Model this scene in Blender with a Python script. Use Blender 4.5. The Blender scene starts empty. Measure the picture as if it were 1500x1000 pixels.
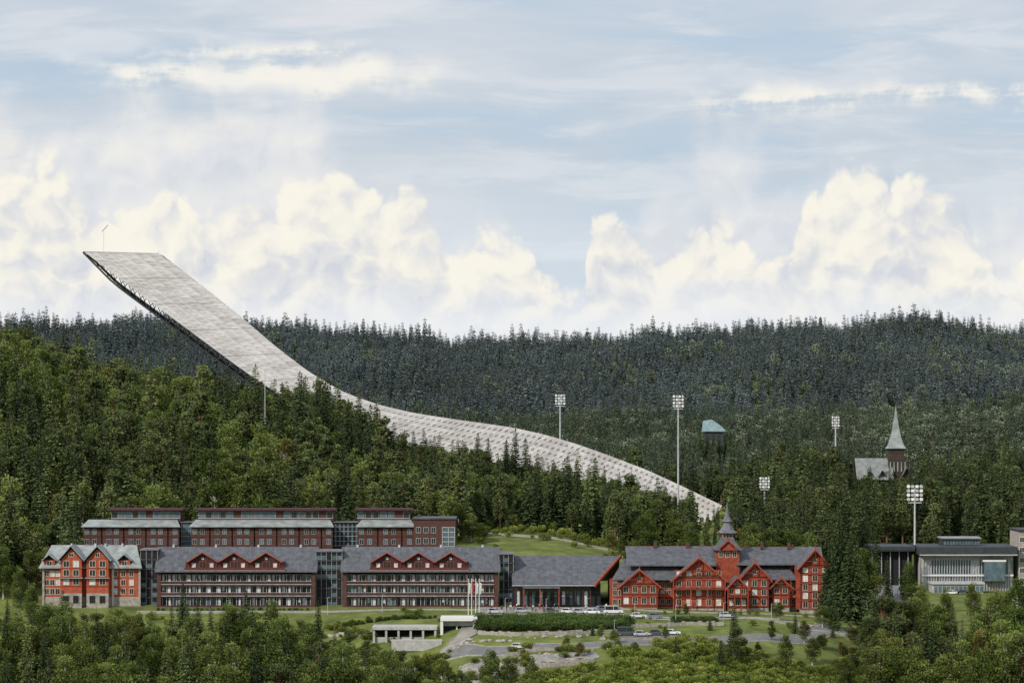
import bpy, math, random
import numpy as np
from mathutils import Vector
random.seed(7); rng=np.random.default_rng(11)
S=bpy.context.scene
F=5000.0; CZ=60.0
def WX(px,D): return (px-750.0)*D/F
def WZ(py,D): return CZ+(600.0-py)*D/F
S.view_settings.view_transform='Standard'; S.view_settings.look='None'; S.view_settings.exposure=0
# ------------------------------------------------------------ materials
MATS={}
def mat(name,col,rough=0.7,var=0.25,scale=0.6,metal=0.0,spec=0.3,col2=None,detail=4):
    if name in MATS: return MATS[name]
    m=bpy.data.materials.new(name); m.use_nodes=True; nt=m.node_tree
    b=nt.nodes['Principled BSDF']; b.inputs['Roughness'].default_value=rough
    b.inputs['Metallic'].default_value=metal; b.inputs['Specular IOR Level'].default_value=spec
    g=nt.nodes.new('ShaderNodeNewGeometry'); n=nt.nodes.new('ShaderNodeTexNoise')
    n.inputs['Scale'].default_value=scale; n.inputs['Detail'].default_value=detail; n.inputs['Roughness'].default_value=0.65
    nt.links.new(g.outputs['Position'],n.inputs['Vector'])
    r=nt.nodes.new('ShaderNodeValToRGB'); r.color_ramp.elements[0].position=0.3; r.color_ramp.elements[1].position=0.72
    c=col; c2=col2 or tuple(min(1,x*(1+var)) for x in c); c1=tuple(x*(1-var) for x in c) if col2 is None else c
    r.color_ramp.elements[0].color=(*c1,1); r.color_ramp.elements[1].color=(*c2,1)
    nt.links.new(n.outputs['Fac'],r.inputs['Fac']); nt.links.new(r.outputs['Color'],b.inputs['Base Color'])
    MATS[name]=m; return m
def foliage(name,a,b_,c=None,scale=0.12,trans=0.3):
    m=bpy.data.materials.new(name); m.use_nodes=True; nt=m.node_tree; nt.nodes.clear(); L=nt.links.new
    out=nt.nodes.new('ShaderNodeOutputMaterial')
    oi=nt.nodes.new('ShaderNodeObjectInfo'); at=nt.nodes.new('ShaderNodeAttribute'); at.attribute_name='tint'
    r=nt.nodes.new('ShaderNodeValToRGB'); e=r.color_ramp.elements
    e[0].color=(*a,1); e[1].color=(*b_,1); e[0].position=0.05; e[1].position=0.95
    if c: x=e.new(0.992); x.color=(*c,1)
    L(oi.outputs['Random'],r.inputs['Fac'])
    g=nt.nodes.new('ShaderNodeNewGeometry'); n=nt.nodes.new('ShaderNodeTexNoise'); n.inputs['Scale'].default_value=scale*0.15; n.inputs['Detail'].default_value=2
    L(g.outputs['Position'],n.inputs['Vector'])
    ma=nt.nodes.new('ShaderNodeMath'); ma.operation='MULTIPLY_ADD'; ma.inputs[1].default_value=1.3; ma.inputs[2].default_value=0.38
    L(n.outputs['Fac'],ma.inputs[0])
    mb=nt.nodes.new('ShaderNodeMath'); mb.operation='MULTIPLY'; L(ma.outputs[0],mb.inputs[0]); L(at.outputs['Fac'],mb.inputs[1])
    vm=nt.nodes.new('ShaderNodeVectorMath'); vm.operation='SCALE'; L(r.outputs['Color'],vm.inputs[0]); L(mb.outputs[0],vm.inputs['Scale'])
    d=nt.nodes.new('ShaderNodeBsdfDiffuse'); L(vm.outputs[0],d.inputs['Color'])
    if trans>0:
        t=nt.nodes.new('ShaderNodeBsdfTranslucent'); mx=nt.nodes.new('ShaderNodeMixShader'); mx.inputs[0].default_value=trans
        L(vm.outputs[0],t.inputs['Color']); L(d.outputs[0],mx.inputs[1]); L(t.outputs[0],mx.inputs[2]); L(mx.outputs[0],out.inputs['Surface'])
    else: L(d.outputs[0],out.inputs['Surface'])
    return m
# ------------------------------------------------------------ terrain
COLS=np.array([-300,0,200,450,600,700,800,900,1000,1100,1200,1300,1400,1500,1800],float)
crest=[465,465,462,462,480,487,497,482,475,465,460,462,466,474,480]
cz=[WZ(p,2500)-15 for p in crest]
T=[(-400,[35]*15),(0,[50]*15),(300,[5]*15),(600,[-32]*15),(760,[-38,-38,-38,-38,-38,-34,-28,-25,-25,-27,-30,-34,-36,-36,-36]),
(860,[-29,-29,-29,-29,-28,-24,-14,-12,-12,-14,-18,-24,-26,-26,-26]),
(885,[-23,-23,-23,-23,-21,-16,-8.5,-7.5,-8,-10,-14,-20,-21,-21,-20]),
(900,[-20,-20,-20,-20,-17,-9,-5.2,-4.8,-5.5,-8,-12,-17,-18,-18,-17]),
(930,[-14,-14,-14,-13,-8,-1.8,-1.4,-1.4,-1.6,-2,-5,-12,-13,-13,-12]),
(960,[-4,-4,-3.5,-2.5,1.0,1.4,1.4,1.4,1.4,1.4,0,-4,-7,-7,-7]),
(1000,[2.6,2.5,2.4,2.4,2.4,2.4,2.4,2.4,1.8,1.4,.8,-2,-3,-3,-2]),
(1030,[8,7,6,6,6,6,6,5,2.5,2,1,-2,-3,-3,-2]),
(1060,[14,14,13,13,13,13.5,13.5,11,5,3,1,-2,-2,-2,0]),
(1100,[26,24,20,20,19,18.5,18,15,8,4,2,-1,-1,-1,2]),
(1150,[38,36,30,27,25,22,21,17,9,5,3,0,-1,-1,3]),
(1200,[50,46,40,35,31,27,24,19,10,6,5,4,4,6,10]),
(1300,[70,68,56,50,34,30,23,19,11,12,14,14,16,18,22]),
(1400,[80,77,60,50,34,32,26,18,12,18,22,22,22,24,30]),
(1500,[70,66,55,45,36,32,30,26,22,26,28,25,26,30,36]),
(1700,[50,50,48,44,40,36,34,33,33,35,36,37,40,44,48]),
(2000,[52,50,50,50,48,46,44,44,46,48,50,52,56,60,60]),
(2250,[(a+52)/2+2 for a in cz]),(2500,cz),(2700,[a-8 for a in cz]),(3300,[60]*15),(6000,[20]*15),(30000,[0]*15)]
RD=np.array([t[0] for t in T],float); RZ=np.array([t[1] for t in T],float)
def ground(x,y):
    x=np.asarray(x,float); y=np.asarray(y,float)
    px=np.clip(750+F*x/np.maximum(y,600),-300,1800)
    ci=np.clip(np.searchsorted(COLS,px,side='right')-1,0,13); fx=(px-COLS[ci])/(COLS[ci+1]-COLS[ci]); fx=fx*fx*(3-2*fx)
    yy=np.clip(y,-400,30000)
    ri=np.clip(np.searchsorted(RD,yy,side='right')-1,0,len(RD)-2); fy=(yy-RD[ri])/(RD[ri+1]-RD[ri])
    a=RZ[ri,ci]*(1-fx)+RZ[ri,ci+1]*fx; b=RZ[ri+1,ci]*(1-fx)+RZ[ri+1,ci+1]*fx
    z=a*(1-fy)+b*fy
    k=np.clip((y-1250)/600,0,1)
    return z+k*(3*np.sin(x*0.021+y*0.013)+2.5*np.sin(x*0.047-y*0.02))
def gz(x,y): return float(ground(x,y))
xs=np.concatenate([np.array([-20000,-8000,-3000]),np.arange(-1200,-240,40),np.arange(-240,240,3.0),np.arange(240,1240,40),np.array([3000,8000,20000])])
ys=np.concatenate([np.array([-400,-100,0]),np.arange(50,850,50),np.arange(850,1160,3.0),np.arange(1160,1600,12),np.arange(1600,2800,30),np.array([2900,3100,3300,4500,6000,10000,18000,30000])])
gx,gy=np.meshgrid(xs,ys); gzv=ground(gx,gy)
V=np.stack([gx.ravel(),gy.ravel(),gzv.ravel()],1); nx=len(xs); ny=len(ys)
I,J=np.meshgrid(np.arange(nx-1),np.arange(ny-1)); a=(J*nx+I).ravel()
Fc=np.stack([a,a+1,a+nx+1,a+nx],1)
def mesh_obj(name,V,Fc,mats,smooth=False,link=True,parent=None,mi=None):
    me=bpy.data.meshes.new(name); me.from_pydata([tuple(v) for v in V],[],[tuple(int(i) for i in f) for f in Fc])
    for m in (mats if isinstance(mats,(list,tuple)) else [mats]): me.materials.append(m)
    if mi is not None: me.polygons.foreach_set('material_index',np.array(mi,dtype=np.int32))
    if smooth: me.polygons.foreach_set('use_smooth',[True]*len(me.polygons))
    o=bpy.data.objects.new(name,me)
    if link: S.collection.objects.link(o)
    if parent: o.parent=parent
    me.update(); return o
gm=mat('grass_ground',(0.065,0.085,0.028),0.95,0,0.13,spec=0.05,col2=(0.21,0.24,0.07),detail=8)
mesh_obj('ground',V,Fc,gm,smooth=True)
# ------------------------------------------------------------ trees
bark=mat('bark',(0.09,0.07,0.055),0.9,0.3,3,spec=0.1); barkp=mat('pine_bark',(0.16,0.09,0.055),0.9,0.3,3,spec=0.1); barkb=mat('birch_bark',(0.45,0.43,0.4),0.8,0.4,2.5,spec=0.1)
def leaves(P,dirs,length,width,r):
    n=len(P); rnd=r.normal(size=(n,3)); side=np.cross(dirs,rnd); side/=np.linalg.norm(side,axis=1)[:,None]+1e-9
    L=length[:,None]; W=width[:,None]
    a=P; b=P+dirs*L*0.5+side*W*0.5; c=P+dirs*L; d=P+dirs*L*0.5-side*W*0.5
    V=np.stack([a,b,c,d],1).reshape(-1,3); Fq=np.arange(4*n).reshape(n,4)
    return V,Fq
def limb(p0,p1,r0,r1,k=5):
    p0=np.array(p0,float);p1=np.array(p1,float); d=p1-p0; d/=np.linalg.norm(d)+1e-9
    u=np.cross(d,[0.31,0.9,0.11]); u/=np.linalg.norm(u); v=np.cross(d,u)
    an=np.arange(k)/k*2*math.pi
    ring=np.cos(an)[:,None]*u+np.sin(an)[:,None]*v
    V=np.concatenate([p0+ring*r0,p1+ring*r1]); Fq=[[i,(i+1)%k,k+(i+1)%k,k+i] for i in range(k)]
    return V,np.array(Fq)
def assemble(name,parts,mats):
    Vs=[];Fs=[];mi=[];ti=[];o=0
    for V,Fq,m,t in parts:
        Vs.append(V);Fs.append(Fq+o);mi+= [m]*len(Fq); ti.append(np.broadcast_to(t,(len(V),)) if np.ndim(t)<=0 else t); o+=len(V)
    V=np.concatenate(Vs);Fq=np.concatenate(Fs)
    ob=mesh_obj(name,V,Fq,mats,link=False,mi=mi)
    at=ob.data.attributes.new('tint','FLOAT','POINT'); at.data.foreach_set('value',np.concatenate(ti).astype(np.float32))
    return ob
def spruce(name,fm,seed,H=16,R=3.0,nlev=30,nb=9,ls=0.7,base=0.06):
    r=np.random.default_rng(seed); P=[];Dd=[];Ln=[];Wd=[];Ti=[]
    lop=r.uniform(0,6.28)
    for i in range(nlev):
        t=base+(1-base)*(i+r.uniform(-.3,.3))/nlev; t=min(max(t,0.02),0.995)
        rad=R*(1-t)**0.8*r.uniform(0.72,1.12)+0.12
        k=max(3,int(nb*(1-t)**0.6+2)); a0=r.uniform(0,6.28)
        for j in range(k):
            az=a0+j/k*6.28+r.uniform(-.3,.3); rr=rad*r.uniform(0.6,1.15)*(1+0.15*math.cos(az-lop))
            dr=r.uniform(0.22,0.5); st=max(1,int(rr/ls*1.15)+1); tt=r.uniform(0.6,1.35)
            for s in range(st):
                q=(s+0.35)/st
                for w in (-1,1):
                    aa=az+w*r.uniform(0.25,0.9)
                    P.append((math.cos(az)*rr*q,math.sin(az)*rr*q,H*t-dr*rr*q*(1.1-0.35*q)+r.uniform(-.08,.08)))
                    v=np.array([math.cos(aa),math.sin(aa),-r.uniform(0.1,0.75)]); v/=np.linalg.norm(v)
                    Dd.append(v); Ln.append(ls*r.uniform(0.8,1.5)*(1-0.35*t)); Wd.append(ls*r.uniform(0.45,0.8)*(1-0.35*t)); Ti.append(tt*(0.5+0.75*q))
    V,Fq=leaves(np.array(P),np.array(Dd),np.array(Ln),np.array(Wd),r)
    tv,tf=limb((0,0,-1),(0,0,H*0.97),H*0.016,0.03,6)
    lead=leaves(np.array([[0,0,H*0.94]]*4),np.array([[0.05,0,1],[0,0.06,1],[-.1,0,1],[0,-.1,1]],float),np.array([H*.06]*4),np.array([.25]*4),r)
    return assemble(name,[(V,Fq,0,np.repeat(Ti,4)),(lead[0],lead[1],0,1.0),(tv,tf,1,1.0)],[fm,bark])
def leafy(name,fm,bk,seed,H=12,crown=(3.2,3.2,4.5),cz=7.5,ncl=22,per=70,ls=0.45,clr=1.25,flat=0.75,taper=0.45):
    r=np.random.default_rng(seed); parts=[]
    tv=limb((0,0,-1),(r.uniform(-.3,.3),r.uniform(-.3,.3),cz),H*0.02,H*0.011,7); parts.append((tv[0],tv[1],1,1.0))
    tv=limb(tv[0][7:].mean(0),(0,0,H*0.93),H*0.011,0.03,6); parts.append((tv[0],tv[1],1,1.0))
    for i in range(ncl):
        d=r.normal(size=3); d/=np.linalg.norm(d); q=r.uniform(0.35,1)**0.6
        c=np.array([d[0]*crown[0]*q,d[1]*crown[1]*q,cz+d[2]*crown[2]*q]);
        if c[2]<H*0.16: c[2]=H*0.2
        hh=(c[2]-(cz-crown[2]))/(2*crown[2]); sc=1-taper*max(0,hh-0.35)*1.5; c[0]*=sc; c[1]*=sc
        z0=min(cz,max(H*0.2,c[2]-1.8)); lv=limb((0,0,z0),c,H*0.007,0.03,4); parts.append((lv[0],lv[1],1,1.0))
        rad=clr*r.uniform(0.65,1.25)*(0.75+0.4*sc); n=int(per*r.uniform(.7,1.3))
        dd=r.normal(size=(n,3)); dd/=np.linalg.norm(dd,axis=1)[:,None]; rr=rad*r.uniform(0.35,1.12,size=n)**0.6
        P=c+dd*rr[:,None]*np.array([1,1,flat]); 
        dv=dd+r.normal(size=(n,3))*0.7; dv/=np.linalg.norm(dv,axis=1)[:,None]
        V,Fq=leaves(P,dv,ls*r.uniform(.7,1.4,size=n),ls*r.uniform(.5,.95,size=n),r)
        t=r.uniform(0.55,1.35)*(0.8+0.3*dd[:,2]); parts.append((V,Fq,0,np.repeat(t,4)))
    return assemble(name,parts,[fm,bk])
f_sp=foliage('spruce_foliage',(0.040,0.060,0.028),(0.080,0.108,0.043),trans=0)
f_ls=foliage('pale_spruce_foliage',(0.095,0.125,0.050),(0.145,0.18,0.065),trans=0)  # paler green than the other spruce foliage
f_pn=foliage('pine_foliage',(0.10,0.13,0.052),(0.165,0.195,0.075),trans=.2)
f_dc=foliage('broadleaf_foliage',(0.12,0.17,0.042),(0.23,0.27,0.075),(0.22,0.19,0.06),trans=0.35)
f_far=foliage('haze_tinted_spruce_foliage',(0.085,0.116,0.122),(0.13,0.160,0.155),scale=.08,trans=0)  # aerial haze put into the needle colour: paler and bluer
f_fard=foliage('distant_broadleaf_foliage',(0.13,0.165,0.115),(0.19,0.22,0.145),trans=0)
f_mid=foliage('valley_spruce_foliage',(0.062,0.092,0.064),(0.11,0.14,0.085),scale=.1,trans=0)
f_bush=foliage('shrub_foliage',(0.16,0.22,0.04),(0.33,0.36,0.09),trans=0.35)
f_hedge=foliage('hedge_foliage',(0.07,0.11,0.033),(0.10,0.145,0.043))
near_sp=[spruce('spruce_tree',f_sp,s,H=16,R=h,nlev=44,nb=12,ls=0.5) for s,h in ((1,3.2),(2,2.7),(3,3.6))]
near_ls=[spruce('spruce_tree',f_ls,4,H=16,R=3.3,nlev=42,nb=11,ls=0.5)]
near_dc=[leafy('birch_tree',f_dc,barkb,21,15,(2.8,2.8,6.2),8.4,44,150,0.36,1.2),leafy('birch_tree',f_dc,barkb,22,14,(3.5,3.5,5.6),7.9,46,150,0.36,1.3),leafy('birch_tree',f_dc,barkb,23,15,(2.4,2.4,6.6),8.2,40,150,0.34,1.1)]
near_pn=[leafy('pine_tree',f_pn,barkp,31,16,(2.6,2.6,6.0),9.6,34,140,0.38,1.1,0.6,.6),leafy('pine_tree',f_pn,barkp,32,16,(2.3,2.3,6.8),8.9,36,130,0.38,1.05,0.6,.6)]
def coll(name,obs):
    c=bpy.data.collections.new(name)
    for i,o in enumerate(obs):
        o.name=f"{chr(97+i)}_{name}"; c.objects.link(o)
    return c
c_mid=coll('mid_tree_kinds',[spruce('s',f_sp,41,16,3.0,26,8,.85),spruce('s',f_sp,42,17,2.6,28,8,.8),spruce('s',f_sp,43,14,3.3,24,8,.9),
   leafy('p',f_pn,barkp,44,17,(2.2,2.2,6.4),9.8,22,44,0.70,1.15,.6,.7),leafy('p',f_pn,barkp,45,18,(2.0,2.0,7.0),10,24,42,0.70,1.1,.6,.7),
   leafy('d',f_dc,barkb,46,15,(2.5,2.5,6.0),8.2,24,48,.64,1.3,.75,.6),leafy('d',f_dc,barkb,47,14,(3.1,3.1,5.4),7.6,24,52,.64,1.45,.75,.55),
   spruce('y',f_ls,48,15,2.9,24,8,.85),spruce('y',f_ls,49,16,2.5,26,8,.8)])
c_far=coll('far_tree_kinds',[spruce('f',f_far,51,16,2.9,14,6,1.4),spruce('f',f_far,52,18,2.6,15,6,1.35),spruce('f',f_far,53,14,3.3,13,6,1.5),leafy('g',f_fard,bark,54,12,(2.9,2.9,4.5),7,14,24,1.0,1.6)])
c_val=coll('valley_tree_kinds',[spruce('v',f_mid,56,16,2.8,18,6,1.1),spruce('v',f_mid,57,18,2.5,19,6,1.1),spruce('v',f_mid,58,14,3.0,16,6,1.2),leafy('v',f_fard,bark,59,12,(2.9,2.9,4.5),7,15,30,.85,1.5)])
c_bush=coll('shrub_kinds',[leafy('b',f_bush,bark,61,2.4,(1.4,1.4,0.9),1.1,10,50,.32,.6),leafy('b',f_bush,bark,62,3.0,(1.6,1.6,1.3),1.3,12,50,.34,.7)])
c_hedge=coll('hedge_kinds',[leafy('h',f_hedge,bark,63,2.4,(1.3,1.3,1.0),1.2,12,60,.28,.6)])
def scatter(name,P,scl,idx,collection):
    me=bpy.data.meshes.new(name); n=len(P); me.from_pydata([tuple(p) for p in P],[],[])
    a=me.attributes.new('scl','FLOAT_VECTOR','POINT'); a.data.foreach_set('vector',np.asarray(scl,np.float32).ravel())
    a=me.attributes.new('rot','FLOAT','POINT'); a.data.foreach_set('value',rng.uniform(0,6.28,n).astype(np.float32))
    a=me.attributes.new('idx','INT','POINT'); a.data.foreach_set('value',np.asarray(idx,np.int32))
    o=bpy.data.objects.new(name,me); S.collection.objects.link(o)
    ng=bpy.data.node_groups.new(name+'_nodes','GeometryNodeTree')
    ng.interface.new_socket('Geometry',in_out='INPUT',socket_type='NodeSocketGeometry'); ng.interface.new_socket('Geometry',in_out='OUTPUT',socket_type='NodeSocketGeometry')
    N=ng.nodes.new; L=ng.links.new
    gi=N('NodeGroupInput');go=N('NodeGroupOutput');ip=N('GeometryNodeInstanceOnPoints');ci=N('GeometryNodeCollectionInfo')
    ci.inputs['Collection'].default_value=collection; ci.inputs['Separate Children'].default_value=True; ci.inputs['Reset Children'].default_value=True
    def na(nm,t):
        k=N('GeometryNodeInputNamedAttribute'); k.data_type=t; k.inputs['Name'].default_value=nm; return k.outputs['Attribute']
    ip.inputs['Pick Instance'].default_value=True
    L(gi.outputs[0],ip.inputs['Points']);L(ci.outputs[0],ip.inputs['Instance']);L(na('idx','INT'),ip.inputs['Instance Index'])
    cx=N('ShaderNodeCombineXYZ'); L(na('rot','FLOAT'),cx.inputs[2]); L(cx.outputs[0],ip.inputs['Rotation']); L(na('scl','FLOAT_VECTOR'),ip.inputs['Scale'])
    L(ip.outputs[0],go.inputs[0]); md=o.modifiers.new('scatter','NODES'); md.node_group=ng
    return o
def grid_pts(y0,y1,sp,px0=-200,px1=1700,jit=0.48):
    out=[]
    y=y0
    while y<y1:
        x0=WX(px0,y);x1=WX(px1,y); n=int((x1-x0)/sp)
        xx=x0+(np.arange(n)+0.5)*sp+rng.uniform(-jit,jit,n)*sp; yy=y+rng.uniform(-jit,jit,n)*sp
        out.append(np.stack([xx,yy],1)); y+=sp
    return np.concatenate(out)
def npx(P): return 750+F*P[:,0]/P[:,1]
def patch(P,s=0.012,o=0): return np.sin(P[:,0]*s*2.1+o)*np.sin(P[:,1]*s*1.7+o*2)+0.5*np.sin(P[:,0]*s*5+P[:,1]*s*4+o)
def put(name,P,k,sv,idx,c): scatter(name,np.stack([P[:,0],P[:,1],ground(P[:,0],P[:,1])],1)[k],sv[k],np.asarray(idx)[k],c)
P=grid_pts(1020,1460,6.5); px=npx(P); y=P[:,1]; n=len(P)
keep=(y>1085)|(px<112)
keep&=~((px>660)&(px<900)&(y<1128-np.abs(px-780)*0.15))
keep&=~((px>905)&(px<1240)&(y<1100))
keep&=~((px>1240)&(y<1225))
keep&=~((np.abs(y-1402)<15)&(px>100)&(px<1075))
keep&=~((px>1238)&(px<1350)&(y>1440))
scl=rng.uniform(0.65,1.3,n)*(1+.22*(rng.uniform(0,1,n)<.12))
low=((px>1012)&(px<1066)&(y<1400)); scl[low]*=0.25
low=((px>1245)&(px<1345)&(y>1300)&(y<1500)); scl[low]*=0.6
low=((px>560)&(px<1010)&(y>1150)&(y<1400)); scl[low]*=0.78*rng.choice([0.7,0.9,1.1],low.sum(),p=[.4,.4,.2])
u=rng.uniform(0,1,n)+0.24*patch(P)
psp=np.where(px>1050,0.62,np.where(px>430,0.36,0.20)); 
idx=np.where(u<psp,rng.integers(0,3,n),np.where(u<psp+0.24,rng.integers(3,5,n),np.where(u<psp+0.42,rng.integers(7,9,n),rng.integers(5,7,n))))
scl=scl*np.where((idx<3)|(idx>6),1.15,0.98)
sv=np.stack([scl*rng.uniform(.9,1.25,n),scl*rng.uniform(.9,1.25,n),scl],1)
put('hillside_forest',P,keep,sv,idx,c_mid)
P=grid_pts(1460,2000,7.6); px=npx(P); n=len(P)
k=~((px>1240)&(px<1345)&(P[:,1]<1535)); k&=~((px>1385)&(px<1530)&(P[:,1]>1800)&(P[:,1]<1960)&(rng.uniform(0,1,n)<.75)); k&=~((px<200)&(P[:,1]<1900))
u=rng.uniform(0,1,n)+0.28*patch(P,0.02,1)+np.where(px>1250,0.25,0)
idx=np.where(u<0.82,rng.integers(0,3,n),3); s=rng.uniform(.65,1.15,n)
s[(px>1015)&(px<1075)&(P[:,1]<1700)]*=.85
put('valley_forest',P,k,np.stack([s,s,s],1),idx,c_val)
P=grid_pts(2000,2560,7.3); n=len(P); px=npx(P)
u=rng.uniform(0,1,n)+0.28*patch(P,0.02,2)+np.where(px>1350,0.2,0); idx=np.where(u<1.03,rng.integers(0,3,n),3)
s=rng.uniform(.55,1.1,n)*(1+.18*np.sin(P[:,0]*.11)*np.sin(P[:,0]*.043+1)+.2*(rng.uniform(0,1,n)<.08))
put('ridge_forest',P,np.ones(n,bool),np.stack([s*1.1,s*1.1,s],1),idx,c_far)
# shrubs
P=grid_pts(862,935,2.4,560,1600); px=npx(P); n=len(P); ru=rng.uniform(0,1,n)
k=((P[:,1]<902)&((px>900)|(P[:,1]<884)))|((px>960)&(P[:,1]<914+6*np.sin(px*.02)))|((px>1230)&(P[:,1]<960))|((px<660)&(P[:,1]<925))|((px>640)&(px<905)&(P[:,1]>889)&(P[:,1]<910)&(ru<.13))|((ru<.07)&(px>700)&(P[:,1]<912))
s=rng.uniform(.35,1.15,n); put('roadside_shrubs',P,k,np.stack([s*1.25,s*1.25,s],1),rng.integers(0,2,n),c_bush)
P=grid_pts(936,985,2.6,0,690); px=npx(P); n=len(P); k=((P[:,1]<964)&(px<500)&(rng.uniform(0,1,n)<.6))|((px>470)&(px<550)&(P[:,1]<962)&(rng.uniform(0,1,n)<.5))|(rng.uniform(0,1,n)<.07); s=rng.uniform(.35,1.0,n)
put('lawn_shrubs',P,k,np.stack([s*1.1,s*1.1,s],1),rng.integers(0,2,n),c_bush)
P=grid_pts(1080,1160,4.0,560,1000); px=npx(P); n=len(P); k=(P[:,1]>1118-np.abs(px-780)*0.15)|(rng.uniform(0,1,n)<0.12); s=rng.uniform(.5,1.2,n)
put('meadow_shrubs',P,k,np.stack([s,s,s],1),rng.integers(0,2,n),c_bush)
P=grid_pts(936,980,3.0,925,1240); px=npx(P); n=len(P); k=(rng.uniform(0,1,n)<.10)&((P[:,1]>966)|(P[:,1]<955)); s=rng.uniform(.35,.8,n)
put('garden_shrubs',P,k,np.stack([s,s,s],1),rng.integers(0,2,n),c_bush)
def hedge(name,px0,px1,d0,d1,h):
    P=grid_pts(d0,d1,1.5,px0,px1); n=len(P); s=rng.uniform(.7,1.2,n)*h/2.6
    scatter(name,np.stack([P[:,0],P[:,1],ground(P[:,0],P[:,1])-0.2],1),np.stack([s*.95,s*.95,s],1),[0]*n,c_hedge)
hedge('hedge',700,922,938,955,2.8)
hedge('hedge',500,640,962,966,1.3)
hedge('hedge',985,1050,950,955,2.0)
hedge('hedge',230,460,994,995.5,1.2)
# individual trees
def place(kind,px,ptop,D,fat=1.0):
    x=WX(px,D); g=gz(x,D); H=max(4.0,WZ(ptop,D)-g)
    src,h0=random.choice({'s':[(o,16) for o in near_sp],'l':[(o,16) for o in near_ls],'d':[(near_dc[0],15),(near_dc[1],14),(near_dc[2],15)],'p':[(o,16) for o in near_pn]}[kind])
    nm={'s':'spruce_tree','l':'spruce_tree','d':'birch_tree','p':'pine_tree'}[kind]
    o=bpy.data.objects.new(nm,src.data); S.collection.objects.link(o); s=H/h0
    w=s*random.uniform(.9,1.15)*(1.3 if H<10 else 1.0)*fat; o.scale=(w,w,s); o.location=(x,D,g-0.2); o.rotation_euler=(0,0,random.uniform(0,6.28))
prof=np.array([(-150,870),(0,888),(60,883),(95,873),(130,891),(200,895),(250,900),(290,888),(330,876),(380,876),(450,886),(480,903),(520,926),(600,943),(700,962),(820,985),(870,985),(1000,990),(1150,970),(1230,925),(1290,878),(1400,880),(1450,870),(1500,858),(1650,858)],float)
for (D,off,step) in ((946,4,23),(930,18,22),(912,34,23),(894,52,25),(876,72,28)):
    q=-110
    while q<1610:
        pq=q+random.uniform(-8,8)
        q+=step*random.uniform(.7,1.3)
        if 725<pq<1200 and (D>880 or random.random()<0.4): continue
        if 480<pq<725 and D>935: continue
        if 540<pq<650 and D>925: continue
        if 640<pq<725 and D>900: continue
        t=np.interp(pq,prof[:,0],prof[:,1])+off*(.4 if 500<pq<725 else 1)+random.uniform(-14,20)
        kind=random.choices('sdpl',(0.24,0.46,0.14,.16) if pq<710 else (0.18,0.54,0.14,.14))[0]
        if kind in 'sl': t-=10
        place(kind,pq,t,D)
for kd,p_,t_,D_ in [('s',1075,878,905),('p',1080,905,898),('s',1056,935,890),('d',1150,925,905),('p',1295,848,925),('s',1232,745,985),('s',1247,775,980),('s',1218,790,990),('s',1209,812,992),('d',1262,800,1000),('s',1300,812,1030),('d',1330,820,1035),
  ('d',1270,815,1040),('s',1283,770,1060),('d',1350,855,1010),('d',1385,860,1010),('d',1425,850,1005),('d',1460,862,1000),('d',1490,845,990),('d',880,925,925),('d',900,940,918),('s',868,915,930),('d',975,925,925),
  ('s',92,862,948),('s',268,852,955),('s',335,866,950),('d',28,830,985),('d',5,800,1010),('d',45,855,975),('d',-30,790,1010),('d',1140,880,960),('s',1222,870,955),('d',1205,885,955),('d',1005,895,968),('s',1040,900,940),('d',830,940,910),('d',850,950,900),('d',1110,945,912),('d',1190,930,915),('p',1320,860,935),('d',1340,872,940),
  ('s',1240,700,1120),('s',1262,720,1130),('s',860,705,1150),('s',870,690,1160),('s',832,664,1200),('s',885,680,1180),('s',872,668,1195),('s',845,690,1190),('s',907,690,1190),('d',905,725,1130),('d',930,730,1120),('d',960,732,1110),('d',985,745,1110),('d',945,752,1090),('d',1010,765,1095),('p',915,705,1150),('p',950,702,1160),('p',975,715,1150),
  ('s',440,560,1240),('s',428,585,1235),('s',475,562,1245),('s',462,590,1240),('s',488,600,1240),('s',510,582,1230),('s',524,600,1228),('s',543,590,1230),('s',555,630,1228),('s',700,632,1260),('s',715,640,1262),('s',755,626,1260),('s',770,640,1262),('s',742,642,1258),('s',690,655,1255),('s',672,650,1255),('p',590,628,1240),('p',615,640,1240),('p',635,650,1235),
  ('d',1100,765,1100),('d',1130,770,1100),('d',1160,775,1105),('d',1185,778,1100),('s',1350,765,1240),('d',1380,745,1260),
  ('s',1026,630,1660),('s',1036,634,1655),('s',1045,631,1650),('s',1053,635,1655),('s',1062,631,1660),('s',1070,628,1650),
  ('d',905,950,905),('d',930,958,900),('s',990,930,905),('d',1020,948,905),('p',1130,905,930),('s',1165,895,945),('d',1178,905,935),('d',720,950,885),('d',745,958,884),('d',780,965,884),
  ('d',655,740,1092),('d',672,735,1100),('d',690,750,1094),('p',640,715,1105),('d',895,775,1090),('d',912,782,1085),('d',705,765,1092),('d',1395,800,1200),('d',1440,790,1210),('d',1475,785,1205)]: place(kd,p_,t_,D_)
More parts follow.
